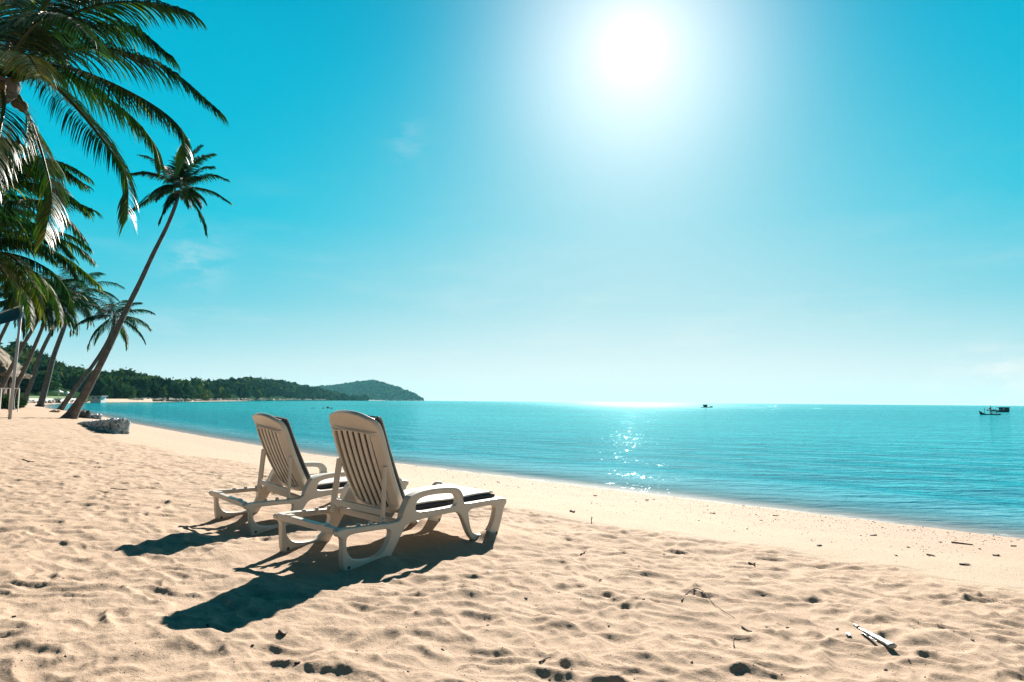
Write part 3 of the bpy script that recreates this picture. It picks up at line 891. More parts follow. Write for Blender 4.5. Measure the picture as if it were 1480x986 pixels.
def trunk_obj(root, path, radii, flare=1.7, flare_h=0.8):
    loc = np.array(root.location)
    C = catmull(np.asarray(path) - loc, 44)
    seg = np.linalg.norm(np.diff(C, axis=0), axis=1); cum = np.concatenate([[0], np.cumsum(seg)])
    rr = np.interp(cum / cum[-1], np.linspace(0, 1, len(radii)), radii)
    rr = rr * (1 + (flare - 1) * np.exp(-cum / (flare_h * .55))) * (1 + .03 * np.sin(cum * 9))
    mb = MB(); mb.tube(C, list(rr), 14)
    o = mesh_obj('trunk', mb.V, mb.F, M['bark'], root, True)
    a = o.data.attributes.new('along', 'FLOAT', 'POINT')
    a.data.foreach_set('value', np.repeat(cum, 14).astype(np.float32))
    return o

def arch(base, az, el, ln, droop, rg, k=7):
    """a drooping midrib leaving `base`"""
    P = [np.array(base, float)]; e = el; a = az
    for i in range(k):
        e -= droop / k * (0.35 + 1.3 * i / k); a += rg.normal(0, .05)
        P.append(P[-1] + ln / k * np.array([math.cos(a) * math.cos(e), math.sin(a) * math.cos(e), math.sin(e)]))
    return P

def px_path(pts):
    return [at(*q) for q in pts]

def crown(root, c, n, ln, rg, lmax=None, n_leaf=44, els=(75, -35), az0=0.0, **kw):
    """fronds all round, the young ones upright, the old ones hanging"""
    for i in range(n):
        az = az0 + i * 2.39996 + rg.normal(0, .15)
        f = (i + .5) / n
        el = R(els[0] + (els[1] - els[0]) * f + rg.normal(0, 7))
        l_ = ln * rg.uniform(.85, 1.1) * (.8 if f < .15 else 1)
        rach = arch(c, az, el, l_, R(rg.uniform(55, 85)) * (1 - .3 * f), rg)
        frond_obj(root, rach, lmax or ln * .27, n_leaf, rg, hang=.55 + .55 * f, tone=rg.uniform(.05, .42), r0=.03, dry=.02 + .10 * (f > .8), **kw)

def nuts(root, c, n, rg, r=.12):
    loc = np.array(root.location)
    IV, IF = ico(2)
    for i in range(n):
        a = rg.uniform(0, 2 * PI)
        q = np.array(c) - loc + np.array([math.cos(a) * .3, math.sin(a) * .3, -.25 - rg.uniform(0, .25)])
        mesh_obj('coconut', IV * np.array([r, r, r * 1.25]) + q, IF, M['nut'], root, True)

def palm(name, label, path, radii, **kw):
    root = empty(name, path[0]); tag(root, label, 'palm tree', 'coconut palms along the beach')
    trunk_obj(root, path, radii, **kw)
    return root

rg = np.random.default_rng(77)
# the tall leaning palm
b0 = ground_hit(98, 605); D0 = b0[1]
mp_path = [b0 + np.array([0, 0, -.25])] + px_path([(112, 586, D0), (124, 567, D0), (150, 517, D0), (163, 490, D0 + .2), (182, 449, D0 + .4), (202, 409, D0 + .6), (221, 368, D0 + .8), (242, 326, D0 + 1), (254, 295, D0 + 1), (259, 276, D0 + 1)])
t = palm('coconut_palm', 'tall slender coconut palm leaning right with a star shaped crown against open sky', mp_path, [w_ / 2 * D0 / F_PX for w_ in (11.5, 10.3, 8.7, 7.8, 7.0, 6.2, 5.5, 5.0)], flare=2.3, flare_h=1.1)
dc = D0 + 1
for pts, hg in [
    ([(259, 272, dc), (283, 258, dc + .4), (308, 253, dc + .6), (329, 260, dc + .6)], .8),
    ([(260, 272, dc), (282, 271, dc - .4), (308, 277, dc - .8), (333, 293, dc - 1)], 1.0),
    ([(261, 273, dc), (272, 283, dc + .3), (286, 302, dc + .5), (295, 322, dc + .5), (298, 338, dc + .5)], .9),
    ([(258, 274, dc), (248, 286, dc - .6), (238, 304, dc - .9), (230, 322, dc - 1)], .9),
    ([(258, 271, dc), (240, 272, dc), (222, 281, dc + .2), (200, 297, dc + .3), (184, 307, dc + .3)], .9),
    ([(257, 270, dc), (238, 256, dc - .5), (212, 249, dc - 1), (190, 251, dc - 1.2)], .9),
    ([(257, 269, dc), (240, 246, dc + .5), (220, 229, dc + .9), (202, 224, dc + 1)], .7),
    ([(258, 269, dc), (258, 244, dc - .6), (266, 220, dc - 1), (272, 203, dc - 1)], .5),
    ([(259, 269, dc), (265, 242, dc + .2), (277, 224, dc + .4), (291, 210, dc + .5)], .5),
    ([(260, 269, dc), (270, 246, dc - .3), (288, 229, dc - .6), (308, 222, dc - .8)], .6),
    ([(260, 270, dc), (275, 254, dc + .8), (292, 243, dc + 1.4), (308, 241, dc + 1.6)], .7),
    ([(258, 270, dc), (250, 256, dc + 1.2), (243, 244, dc + 2.2), (238, 240, dc + 2.8)], .7),
    ([(259, 271, dc), (262, 262, dc - 1.2), (264, 262, dc - 2.2), (266, 270, dc - 2.9)], .9)]:
    frond_obj(t, px_path(pts), .80, 64, rg, hang=hg * .62, tone=rg.uniform(.05, .3), width=.075, r0=.035, dry=.03)
for k in range(9):
    frond_obj(t, arch(at(259, 271, dc), k * .698 + .3, R(rg.uniform(-5, 55)), rg.uniform(1.7, 2.1), R(65), rg), .72, 56, rg, hang=.6, tone=rg.uniform(.05, .35), width=.07, r0=.03, dry=.04)
nuts(t, at(259, 274, dc), 5, rg)
# ball of roots at its foot
rv, rf = rock(rg, .55, 3, .75)
ro = big_mesh('root_ball', rv, rf, M['bark'], smooth=False, attrs={'along': rv[:, 2] * 2}, ngon=3); ro.parent = t
q = spot(118, 604) - Vector(mp_path[0]); ro.location = (q.x, q.y, q.z + .22)

def row_palm(name, label, base_px, pxs, depth, rads, crown_px, n, ln, els, seed, lmax=None, tone=None, n_leaf=58, wk=1.0):
    rg = np.random.default_rng(seed)
    p0 = at(base_px[0], base_px[1], depth)
    path = [np.array([p0[0], p0[1], min(p0[2], zs(p0[0], p0[1])) - .2]), p0 + np.array([0, 0, .05])] + px_path([(x, y, depth + .15 * i) for i, (x, y) in enumerate(pxs)])
    c = at(crown_px[0], crown_px[1], depth + .15 * len(pxs)); path.append(c)
    rads = [wk * w_ / 2 * depth / F_PX for w_ in (7.0, 6.2, 5.2, 4.6, 4.1)]
    t = palm(name, label, path, rads, flare=1.75, flare_h=.9)
    crown(t, c, n, ln, rg, lmax=lmax, n_leaf=n_leaf, els=els, az0=seed * .7, width=.085)
    return t
dback = ground_hit(88, 593)[1]
row_palm('coconut_palm', 'shorter coconut palm whose trunk crosses behind the tall leaning one', (87, 593), [(108, 563), (135, 527), (152, 500), (162, 478)], dback, [.27, .25, .20, .18], (166, 456), 20, 57 / F_PX * dback, (75, -45), 3)
d4 = ground_hit(58, 588)[1]
row_palm('coconut_palm', 'stout coconut palm, nearest trunk left of the leaning pair', (58, 588), [(67, 556), (77, 517), (92, 475), (101, 445)], d4, [.34, .27, .23, .2], (108, 418), 26, 66 / F_PX * d4, (70, -50), 4, wk=1.2)
d3 = ground_hit(34, 586)[1]
row_palm('coconut_palm', 'coconut palm with a yellow edged trunk, second left of the leaning pair', (33, 586), [(48, 546), (58, 513), (81, 465)], d3, [.31, .26, .23, .2], (92, 432), 22, 58 / F_PX * d3, (70, -45), 5)
row_palm('coconut_palm', 'slim coconut palm passing in front of the thatched roof edge', (17, 578), [(23, 559), (38.5, 527), (63, 469)], 58, [.26, .22, .2, .18], (72, 436), 20, 3.4, (70, -45), 6)
row_palm('coconut_palm', 'coconut palm leaning from behind the metal pole', (-4, 577), [(0, 565), (29, 507), (56, 459)], 55, [.27, .23, .2, .18], (63, 425), 22, 3.5, (70, -45), 8)
row_palm('coconut_palm', 'farthest left coconut palm trunk behind the teal shade sail', (-60, 577), [(-25, 545), (0, 490), (12, 465)], 52, [.26, .22, .2, .18], (26, 432), 20, 3.5, (70, -45), 9)

# the big palm overhead, its crown at the top left corner
dA = 11.5
cA = at(6, 112, dA)
pathA = [np.array([-14.5, 9.6, zs(-14.5, 9.6) - .2]), np.array([-13.2, 10.2, 2.6]), np.array([-11.3, 10.9, 4.9]), at(-14, 140, dA), cA]
tA = palm('coconut_palm', 'big coconut palm overhead at the top left corner with long shiny drooping fronds', pathA, [.26, .21, .18, .20, .22])
for pts, hg, tn in [
    ([(8, 108, dA), (60, 45, dA - .3), (140, 8, dA - .5), (220, 4, dA - .6), (278, 20, dA - .6)], .75, .15),
    ([(8, 108, dA), (50, 30, dA - .8), (95, -25, dA - 1.4), (160, -50, dA - 1.8), (215, -38, dA - 2.0)], .8, .12),
    ([(10, 110, dA), (60, 72, dA + .3), (120, 42, dA + .6), (190, 40, dA + .8), (248, 82, dA + .9)], .95, .2),
    ([(12, 112, dA), (70, 78, dA), (150, 70, dA), (240, 98, dA), (316, 160, dA)], .75, .12),
    ([(14, 114, dA), (75, 95, dA - .4), (140, 112, dA - .7), (220, 152, dA - .9), (262, 190, dA - .9), (266, 235, dA - .9)], .95, .25),
    ([(14, 116, dA), (60, 100, dA + .5), (120, 120, dA + .9), (185, 165, dA + 1.1), (220, 205, dA + 1.2), (233, 244, dA + 1.2)], .9, .38),
    ([(14, 118, dA), (60, 112, dA - .3), (105, 150, dA - .5), (150, 205, dA - .7), (182, 255, dA - .7), (184, 318, dA - .7)], .85, .22),
    ([(10, 122, dA), (28, 140, dA + .2), (48, 185, dA + .3), (65, 237, dA + .3), (74, 285, dA + .3), (64, 345, dA + .3)], .7, .5),
    ([(2, 122, dA), (6, 150, dA - .5), (-4, 210, dA - .8), (-12, 270, dA - .9)], .8, .5),
    ([(4, 106, dA), (20, 40, dA + .6), (60, -10, dA + 1.2), (110, -20, dA + 1.6), (160, 15, dA + 1.8)], .9, .45),
    ([(4, 106, dA), (30, 60, dA - .9), (60, 30, dA - 1.8), (100, 25, dA - 2.4), (140, 60, dA - 2.8)], .95, .3),
    ([(2, 106, dA), (-10, 30, dA - .2), (-8, -60, dA - .4), (10, -150, dA - .4)], .6, .3),
    ([(2, 106, dA), (15, 60, dA + 1.0), (40, 40, dA + 2.0), (75, 60, dA + 2.8), (100, 105, dA + 3.2)], .9, .6),
    ([(0, 108, dA), (-60, 60, dA), (-140, 50, dA), (-220, 110, dA)], .8, .3),
    ([(0, 112, dA), (-70, 110, dA + .6), (-130, 150, dA + 1), (-170, 230, dA + 1.2)], .8, .3),
    ([(0, 108, dA), (-40, 40, dA + 1.2), (-90, 20, dA + 2.2), (-150, 60, dA + 3)], .8, .3),
    ([(4, 110, dA), (25, 85, dA - 1.2), (40, 80, dA - 2.0), (60, 110, dA - 2.7)], .9, .7)]:
    frond_obj(tA, px_path(pts), .90, 132, rg, mat='frond', hang=hg * .78, tone=tn, width=.032, r0=.042, start=.16, dry=.05)
nuts(tA, cA, 5, rg, .085)
# second palm, crown just outside the left edge
dB = 17
cB = at(-72, 285, dB)
pathB = [np.array([-21.5, 14.5, zs(-21.5, 14.5) - .2]), np.array([-19.5, 15.3, 2.4]), np.array([-16.5, 16.3, 4.6]), cB]
tB = palm('coconut_palm', 'coconut palm beyond the left edge with flat fronds reaching in below the overhead one', pathB, [.27, .22, .19, .19])
for pts, hg, tn in [
    ([(-70, 282, dB), (-20, 250, dB), (40, 232, dB), (80, 238, dB), (112, 260, dB)], .8, .15),
    ([(-70, 285, dB), (0, 292, dB - .5), (57, 290, dB - .8), (99, 290, dB - 1), (134, 303, dB - 1)], .9, .15),
    ([(-70, 280, dB), (-30, 235, dB + .6), (10, 213, dB + 1), (50, 222, dB + 1.2), (84, 250, dB + 1.2)], .8, .2),
    ([(-70, 285, dB), (-20, 268, dB + 1), (30, 262, dB + 1.6), (70, 280, dB + 2)], .9, .2),
    ([(-70, 288, dB), (-20, 310, dB + .3), (20, 318, dB + .6), (55, 332, dB + .8), (75, 352, dB + .8)], .8, .3),
    ([(-70, 278, dB), (-50, 230, dB - .6), (-10, 200, dB - 1), (25, 205, dB - 1.4)], .8, .3),
    ([(-72, 285, dB), (-140, 260, dB), (-200, 280, dB)], .8, .3),
    ([(-72, 280, dB), (-110, 215, dB), (-160, 190, dB)], .8, .3)]:
    frond_obj(tB, px_path(pts), .9, 80, rg, hang=hg * .8, tone=tn, width=.05, r0=.04, dry=.04)
for k in range(9):
    frond_obj(tB, arch(cB, R(-75 + 19 * k), R(rg.uniform(0, 60)), rg.uniform(3.2, 4.0), R(85), rg), .85, 70, rg, hang=.7, tone=rg.uniform(.1, .45), width=.05, r0=.038, dry=.06)
dC = 21
cC = at(-45, 362, dC)
pathC = [np.array([-25, 18.5, zs(-25, 18.5) - .2]), np.array([-22.6, 19.6, 2.2]), np.array([-18.8, 20.7, 4.5]), cC]
tC = palm('coconut_palm', 'coconut palm beyond the left edge with yellow green fronds arching over the row', pathC, [.27, .22, .19, .19])
for pts, hg, tn in [
    ([(-40, 355, dC), (0, 333, dC), (28, 339, dC), (71, 359, dC), (108, 382, dC), (143, 412, dC)], .95, .6),
    ([(-40, 362, dC), (8, 367, dC - .5), (34, 390, dC - .8), (51, 419, dC - 1), (60, 455, dC - 1)], .8, .72),
    ([(-40, 350, dC), (0, 318, dC + .6), (40, 320, dC + 1), (75, 338, dC + 1.2), (106, 372, dC + 1.2)], .8, .25),
    ([(-40, 352, dC), (-5, 345, dC + 1.2), (40, 350, dC + 1.8), (80, 378, dC + 2.2)], .95, .3),
    ([(-40, 362, dC), (-10, 380, dC - .6), (12, 405, dC - .9), (22, 440, dC - 1)], .8, .55),
    ([(-40, 365, dC), (-10, 372, dC + .8), (25, 392, dC + 1.4), (50, 428, dC + 1.8)], .9, .45),
    ([(-42, 350, dC), (-25, 318, dC - .4), (5, 300, dC - .8), (40, 305, dC - 1)], .8, .3),
    ([(-45, 362, dC), (-110, 340, dC), (-170, 370, dC)], .8, .3),
    ([(-45, 358, dC), (-80, 300, dC), (-130, 290, dC)], .8, .3)]:
    frond_obj(tC, px_path(pts), .95, 80, rg, hang=hg * .85, tone=tn, width=.052, r0=.042, dry=.05)

for k in range(10):
    frond_obj(tC, arch(cC, R(-80 + 18 * k), R(rg.uniform(-10, 60)), rg.uniform(3.2, 4.0), R(85), rg), .9, 70, rg, hang=.75, tone=rg.uniform(.15, .6), width=.052, r0=.04, dry=.08)

# ------------------------------------------------------------------ pole, sail, hut, railing, gabions
g0 = ground_hit(13.5, 606); dpole = g0[1]
pole = empty('pole', g0); tag(pole, 'slim grey metal pole standing in sand at the left edge', 'pole')
top = at(32.5, 435, dpole) - g0
mb = MB(); mb.tube([(0, 0, -.3), tuple(top * .5), tuple(top)], [.075, .07, .06], 12); mb.build('shaft', M['metal_pole'], pole, True)
mb = MB(); mb.tube([tuple(top), tuple(top + np.array([0, 0, .05]))], [.075, .04], 12); mb.build('cap', M['metal_pole'], pole, True)
ring = MB(); q = at(31.3, 450, dpole) - g0
ring.tube([q + .11 * np.array([math.cos(a), 0, math.sin(a)]) for a in np.linspace(0, 2 * PI, 13)], .015, 6, False); ring.build('eyelet', M['metal_pole'], pole, True)
def sail():
    A = at(29.5, 443, dpole)
    n = 14; V = []; F = []
    corners = [A, at(-66, 468, dpole + 2.5), at(-66, 480, dpole - 2), at(28.5, 461, dpole - .2)]
    for i in range(n + 1):
        for j in range(n + 1):
            u, v = i / n, j / n
            p = (corners[0] * (1 - u) + corners[1] * u) * (1 - v) + (corners[3] * (1 - u) + corners[2] * u) * v
            sag = -.10 * math.sin(u * PI) + .16 * math.sin(v * PI) * (1 - .5 * u)
            V.append(p + np.array([0, 0, sag]))
    for i in range(n):
        for j in range(n):
            a = i * (n + 1) + j; F.append((a, a + 1, a + n + 2, a + n + 1))
    root = empty('shade_sail', A); tag(root, 'dark teal shade sail with a bright white hem tied to the pole', 'shade sail')
    o = mesh_obj('canvas', np.array(V) - A, F, M['sail'], root, True)
    md = o.modifiers.new('thickness', 'SOLIDIFY'); md.thickness = .02
    e = [np.array(V[i * (n + 1) + min(n, int(round(i * .7)))]) - A for i in range(n + 1)]
    hm = MB(); hm.tube([q + np.array([0, -.05, .02]) for q in e], .035, 6); hm.build('hem', M['sail_hem'], root, True)
sail()

def hut():
    d = 64
    c = at(-64, 574, d); gz = zs(c[0], c[1])
    root = empty('thatched_hut', (c[0], c[1], gz), (0, 0, .45)); tag(root, 'two tiered thatched beach hut behind the palm trunks', 'hut')
    def roof(zb, zt, a, b):
        n = 28; V = []; F = []; rr = np.random.default_rng(int(zb * 10))
        loops = [(zb - .28, a * .97), (zb, a)] + [(zb + (zt - zb) * t, a + (b - a) * t) for t in (.2, .4, .6, .8, 1.0)]
        for k, (z, s_) in enumerate(loops):
            for i in range(4 * n):
                e = i // n; f = (i % n) / n * 2 - 1
                x, y = [(f, -1), (1, f), (-f, 1), (-1, -f)][e]
                V.append((x * s_ + rr.normal(0, .03), y * s_ + rr.normal(0, .03), z + rr.normal(0, .05)))
        m_ = 4 * n
        for k in range(len(loops) - 1):
            for i in range(m_): F.append((k * m_ + i, k * m_ + (i + 1) % m_, (k + 1) * m_ + (i + 1) % m_, (k + 1) * m_ + i))
        F.append(tuple(range((len(loops) - 1) * m_, len(loops) * m_))); F.append(tuple(range(m_ - 1, -1, -1)))
        return V, F
    top_z = lambda py: (horizon_y(0) - py) / F_PX * d + CAM_H - gz
    V, F = roof(top_z(540), top_z(524.5), 5.0, 3.6); mesh_obj('lower_roof', V, F, M['thatch'], root)
    V, F = roof(top_z(527), top_z(464), 4.3, .4); mesh_obj('upper_roof', V, F, M['thatch'], root)
    for x, y in ((-4, -4), (4, -4), (4, 4), (-4, 4), (0, -4), (4, 0)):
        p = MB(); p.tube([(x, y, -.3), (x, y, top_z(538))], .11, 10); p.build('post', M['twig'], root, True)
    cb = MB(); cb.box((0, 1.5, 1.1), (7.4, 4.2, 2.4)); cb.build('bar_counter', M['twig'], root)
hut()
def railing():
    d = 50; a = at(-12, 577, d); b = at(27, 576, d)
    root = empty('white_railing', (a[0], a[1], zs(a[0], a[1]))); tag(root, 'white rail fence below the thatched hut', 'railing')
    t = b - a; t[2] = 0
    h = (horizon_y(10) - 561) / F_PX * d + CAM_H - zs(a[0], a[1])
    for i in range(4):
        p = t * i / 3; mb = MB(); mb.box((p[0], p[1], h / 2 - .1), (.06, .06, h + .1)); mb.build('post', M['white'], root)
    for z in (h - .02,):
        mb = MB(); mb.tube([(0, -.02, z), tuple(t + np.array([0, -.02, z]))], .03, 6); mb.build('rail', M['white'], root)
railing()
rg = np.random.default_rng(9)
# clipped shrubs behind the railing and the trunks
def shrub(px, d, r, label, h=None):
    rgs = np.random.default_rng(int(px * 10 + d * 100))
    c = at(px, 575, d); z0 = zs(c[0], c[1])
    root = empty('shrub', (c[0], c[1], z0)); tag(root, label, 'shrub', 'shrubs under the palms')
    k = 900
    u = rgs.normal(0, 1, (k, 3)); u /= np.linalg.norm(u, axis=1)[:, None]; u *= rgs.random((k, 1)) ** .35
    C = u * np.array([r * 1.3, r, r * .75]) * (1 + .25 * pn(u[:, 0] * 3, u[:, 1] * 3 + u[:, 2], 3))[:, None] + np.array([0, 0, r * .7])
    C[:, 2] = np.maximum(C[:, 2], .05)
    a = rgs.normal(0, 1, (k, 3)); a /= np.linalg.norm(a, axis=1)[:, None]
    b = np.cross(a, rgs.normal(0, 1, (k, 3))); b /= np.linalg.norm(b, axis=1)[:, None]
    sz = r * rgs.uniform(.10, .2, (k, 1))
    tri = np.stack([C + a * sz, C + b * sz * .45, C - a * sz, C - b * sz * .45], 1).reshape(-1, 3)
    big_mesh('foliage', tri, np.arange(4 * k).reshape(k, 4), M['forest'], root, smooth=False, attrs={'tone': np.repeat(rgs.uniform(.1, .7, k), 4)})
    st = MB()
    for i in range(5):
        st.tube([(0, 0, -.1), (rgs.normal(0, .2 * r), rgs.normal(0, .2 * r), r * .8)], [.04, .015], 5)
    st.build('stem', M['twig'], root)
for i, (px, d, r, lb) in enumerate([(-6, 58, .9, 'dark round shrub at the frame edge behind the white railing'), (10, 60, .85, 'dark shrub behind the middle of the white railing'), (23, 62, .75, 'dark shrub at the right end of the white railing')]):
    shrub(px, d, r, lb)

def gabion(pa, pb, ha, hb, width, n, label, seed):
    rg = np.random.default_rng(seed)
    a = np.array(pa); b = np.array(pb)
    root = empty('stone_gabion', a); tag(root, label, 'gabion')
    t = b - a; ln = np.linalg.norm(t[:2]); w = np.array([t[1], -t[0], 0]) / ln * width
    # packed stones
    Vs = []; Fs = []; T = []; n0 = 0
    for i in range(n):
        u = rg.random(); f = rg.random(); face = rg.random()
        h = ha + (hb - ha) * u
        if face < .6: v, zf = (0.0 if rg.random() < .7 else 1.0), rg.random()
        elif face < .85: v, zf = rg.random(), 1.0
        else: u, v, zf = 1.0, rg.random(), rg.random(); h = hb
        p = t * u + w * (v - .5) + np.array([0, 0, h * zf - .05])
        p[2] = p[2] if True else 0
        r = rg.uniform(.06, .15)
        V_, F_ = rock(rg, r, 1, .85)
        Vs.append(V_ + p); Fs.append(F_ + n0); n0 += len(V_); T.append(np.full(len(V_), rg.random()))
    # a solid core keeps the sea from showing between the stones
    o = big_mesh('stones', np.vstack(Vs), np.vstack(Fs), M['stone'], root, smooth=False, attrs={'tone': np.concatenate(T)}, ngon=3)
    k = MB()
    i_ = .44
    P = [t * .01 - w * i_, t * .01 + w * i_, t * .99 + w * i_, t * .99 - w * i_]
    hh = [ha, ha, hb, hb]
    k.add([tuple(p + np.array([0, 0, -.5])) for p in P] + [tuple(p + np.array([0, 0, max(h - .04, .02)])) for p, h in zip(P, hh)],
          [(3, 2, 1, 0), (4, 5, 6, 7), (0, 1, 5, 4), (1, 2, 6, 5), (2, 3, 7, 6), (3, 0, 4, 7)])
    k.build('core', M['sea_rock'], root)
    wr = MB()
    for s_ in (-.56, .56):
        for z in (.0, .5, 1.0):
            wr.tube([tuple(w * s_ + np.array([0, 0, ha * z])), tuple(t + w * s_ + np.array([0, 0, hb * z]))], .008, 4)
    wr.build('wire_basket', M['wire'], root)
gr = ground_hit(174, 627); gl = ground_hit(121, 613)
gb = np.array([gr[0], gr[1], zs(gr[0], gr[1]) - .05]); ga = np.array([gl[0], gl[1], zs(gl[0], gl[1]) - .05])
hb = (at(174, 606, gr[1])[2] - gb[2])
gabion(ga, gb, .10, hb, .42, 1500, 'long blue grey stone gabion half buried in front of the leaning palm', 3)
g1 = ground_hit(136, 605.5); g2 = ground_hit(123, 603.5)
gabion(np.array([g2[0], g2[1], zs(g2[0], g2[1])]), np.array([g1[0], g1[1], zs(g1[0], g1[1])]), .18, .30, .8, 260, 'short stone gabion beside the foot of the tall leaning palm', 4)
sk = rock_obj('sandbag', spot(79, 596) + Vector((0, 0, .08)), .42, M['tan'], 3, .45); tag(sk, 'tan sandbag lying between two palm feet', 'sandbag')
# garden parasols by the bay
for px, py, lb in ((85.5, 566, 'white parasol on the bay lawn, left of the pair'), (97, 568, 'white parasol on the bay lawn, right of the pair')):
    p = at(px, py, 172); root = empty('parasol', (p[0], p[1], 0.9)); tag(root, lb, 'parasol')
    hgt = p[2] - .9
    mb = MB(); mb.tube([(0, 0, 0), (0, 0, hgt + .2)], .06, 6); mb.build('pole', M['white'], root)
    V = [(0, 0, hgt + .45)] + [(1.05 * math.cos(a), 1.05 * math.sin(a), hgt - .15) for a in np.linspace(0, 2 * PI, 9)[:-1]]
    F = [(0, 1 + i, 1 + (i + 1) % 8) for i in range(8)] + [tuple(range(8, 0, -1))]
    mesh_obj('canopy', V, F, M['white'], root)

# ------------------------------------------------------------------ loungers
def make_lounger():
    root = empty('sun_lounger', (0, 0, 0))
    outer = [(-.015, .312), (.15, .306), (.36, .296), (.54, .287), (.585, .30), (.62, .36), (.652, .435), (.70, .468), (.80, .488), (.927, .495), (1.08, .490), (1.20, .476), (1.262, .450), (1.30, .405),
             (1.325, .345), (1.36, .337), (1.60, .336), (1.84, .332), (1.93, .318), (1.93, .27), (1.905, .258), (1.885, .20), (1.86, .11), (1.83, .03), (1.80, -.025), (1.74, -.02), (1.66, .018), (1.58, .012),
             (1.525, -.02), (1.46, .02), (1.40, .085), (1.34, .185), (1.295, .252), (1.24, .278), (1.15, .282), (.90, .280), (.74, .268), (.665, .258), (.628, .225), (.575, .14), (.52, .06), (.475, -.02), (.40, -.02), (.31, .02), (.21, .022),
             (.14, -.025), (.085, -.02), (.062, .03), (.048, .10), (.042, .19), (.034, .25), (-.015, .262)]
    hole1 = [(.082, .264), (.072, .21), (.086, .142), (.142, .082), (.25, .060), (.36, .060), (.432, .090), (.476, .15), (.494, .21), (.480, .252), (.30, .257)]
    hole2 = [(.745, .338), (.740, .390), (.764, .431), (.84, .449), (.95, .453), (1.10, .448), (1.198, .433), (1.234, .402), (1.236, .345), (1.20, .335), (.95, .333)]
    hole3 = [(1.385, .281), (1.402, .207), (1.434, .115), (1.478, .064), (1.56, .047), (1.64, .051), (1.70, .072), (1.745, .135), (1.770, .22), (1.763, .281), (1.57, .285)]
    V, F = outline_mesh([chaikin(outer, 2), chaikin(hole1, 3), chaikin(hole2, 3), chaikin(hole3, 3)], .05, .009)
    for s in (1, -1):
        o = mesh_obj('side_frame', [(v[0], v[2] + s * .345, v[1]) for v in V], F, M['plastic'], root, True)
        o.data.polygons.foreach_set('use_smooth', [False] * len(o.data.polygons))
        # armrest pad: the moulded top is wider than the frame
        top = catmull([(.60, .335), (.652, .442), (.70, .474), (.80, .494), (.927, .501), (1.08, .496), (1.20, .482), (1.262, .455), (1.302, .408)], 30)
        mb = MB()
        for i in range(len(top) - 1):
            pass
        ring_v = []; 
        for i, (x, z) in enumerate(top):
            w = .030 + .006 * math.sin(PI * i / (len(top) - 1))
            ring_v += [(x, s * .345 - w, z - .016), (x, s * .345 + w, z - .016), (x, s * .345 + w * .9, z + .001), (x, s * .345 - w * .9, z + .001)]
        fs_ = []
        for i in range(len(top) - 1):
            for k in range(4): fs_.append((4 * i + k, 4 * i + (k + 1) % 4, 4 * i + 4 + (k + 1) % 4, 4 * i + 4 + k))
        fs_ += [(3, 2, 1, 0), tuple(4 * (len(top) - 1) + k for k in range(4))]
        mesh_obj('armrest', ring_v, fs_, M['plastic'], root)
        bt = MB(); y0 = s * .345 - .0265
        for (bx, bz) in ((.108, .035), (1.80, .03)):
            bt.tube([(bx, s * .345 - .028, bz), (bx, s * .345 + .028, bz)], .011, 12)
        bt.build('bolt', M['bolt'], root, True)
    # head rail with its notches, and the cross rails
    c = MB(); c.box((.012, 0, .292), (.05, .64, .046)); c.build('head_rail', M['plastic'], root, bevel=.006)
    for s in (1, -1):
        c = MB(); c.box((.012, s * .20, .317), (.056, .05, .012)); c.build('rail_clip', M['plastic'], root, bevel=.002)
        for bx in (.22, .34, .46):
            c = MB(); c.box((bx, s * .312, .302), (.03, .018, .03)); c.build('notch', M['plastic'], root, bevel=.003)
    c = MB(); c.box((.60, 0, .268), (.05, .64, .05)); c.build('cross_rail', M['plastic'], root, bevel=.006)
    c = MB(); c.box((1.905, 0, .298), (.04, .64, .05)); c.build('foot_rail', M['plastic'], root, bevel=.006)
    # seat deck
    c = MB()
    for k in range(9): c.box((1.32, -.27 + k * .0675, .312), (1.13, .052, .018))
    c.box((.80, 0, .30), (.03, .62, .02)); c.box((1.35, 0, .294), (.03, .62, .02))
    c.build('seat_deck', M['plastic'], root)
    # backrest in its own plane: u across, v up along the back
    ang = math.atan2(.385, .80)
    def BM(v): # (u, v, w) -> lounger frame; w = towards the sitter
        u, q, w = v; w -= .024
        return (.735 - q * math.sin(ang) + w * math.cos(ang), u, .315 + q * math.cos(ang) + w * math.sin(ang))
    Hh = .895
    out = [(-.265, 0), (.265, 0), (.275, .25), (.284, .56), (.281, .70), (.270, .775), (.238, .830), (.158, .870), (.06, .892), (-.06, .892), (-.158, .870), (-.238, .830), (-.270, .775), (-.281, .70), (-.284, .56), (-.275, .25)]
    inn = [(-.205, .13), (-.16, .075), (-.08, .05), (.08, .05), (.16, .075), (.205, .13), (.212, .40), (.208, .695), (.185, .712), (0, .722), (-.185, .712), (-.208, .695), (-.212, .40)]
    V, F = outline_mesh([chaikin(out, 2), chaikin(inn, 1)], .048, .010)
    def curve(u, q): return -.030 * math.sin(PI * min(max(q / Hh, 0), 1)) - .03 * max(0, (q - .72)) / .17 * (1 - (u / .28) ** 2) 
    fr = mesh_obj('backrest_frame', [BM((v[0], v[1], v[2] + curve(v[0], v[1]) + .034 * min(1, max(0, (abs(v[0]) - .212) / .07)))) for v in V], F, M['plastic'], root)
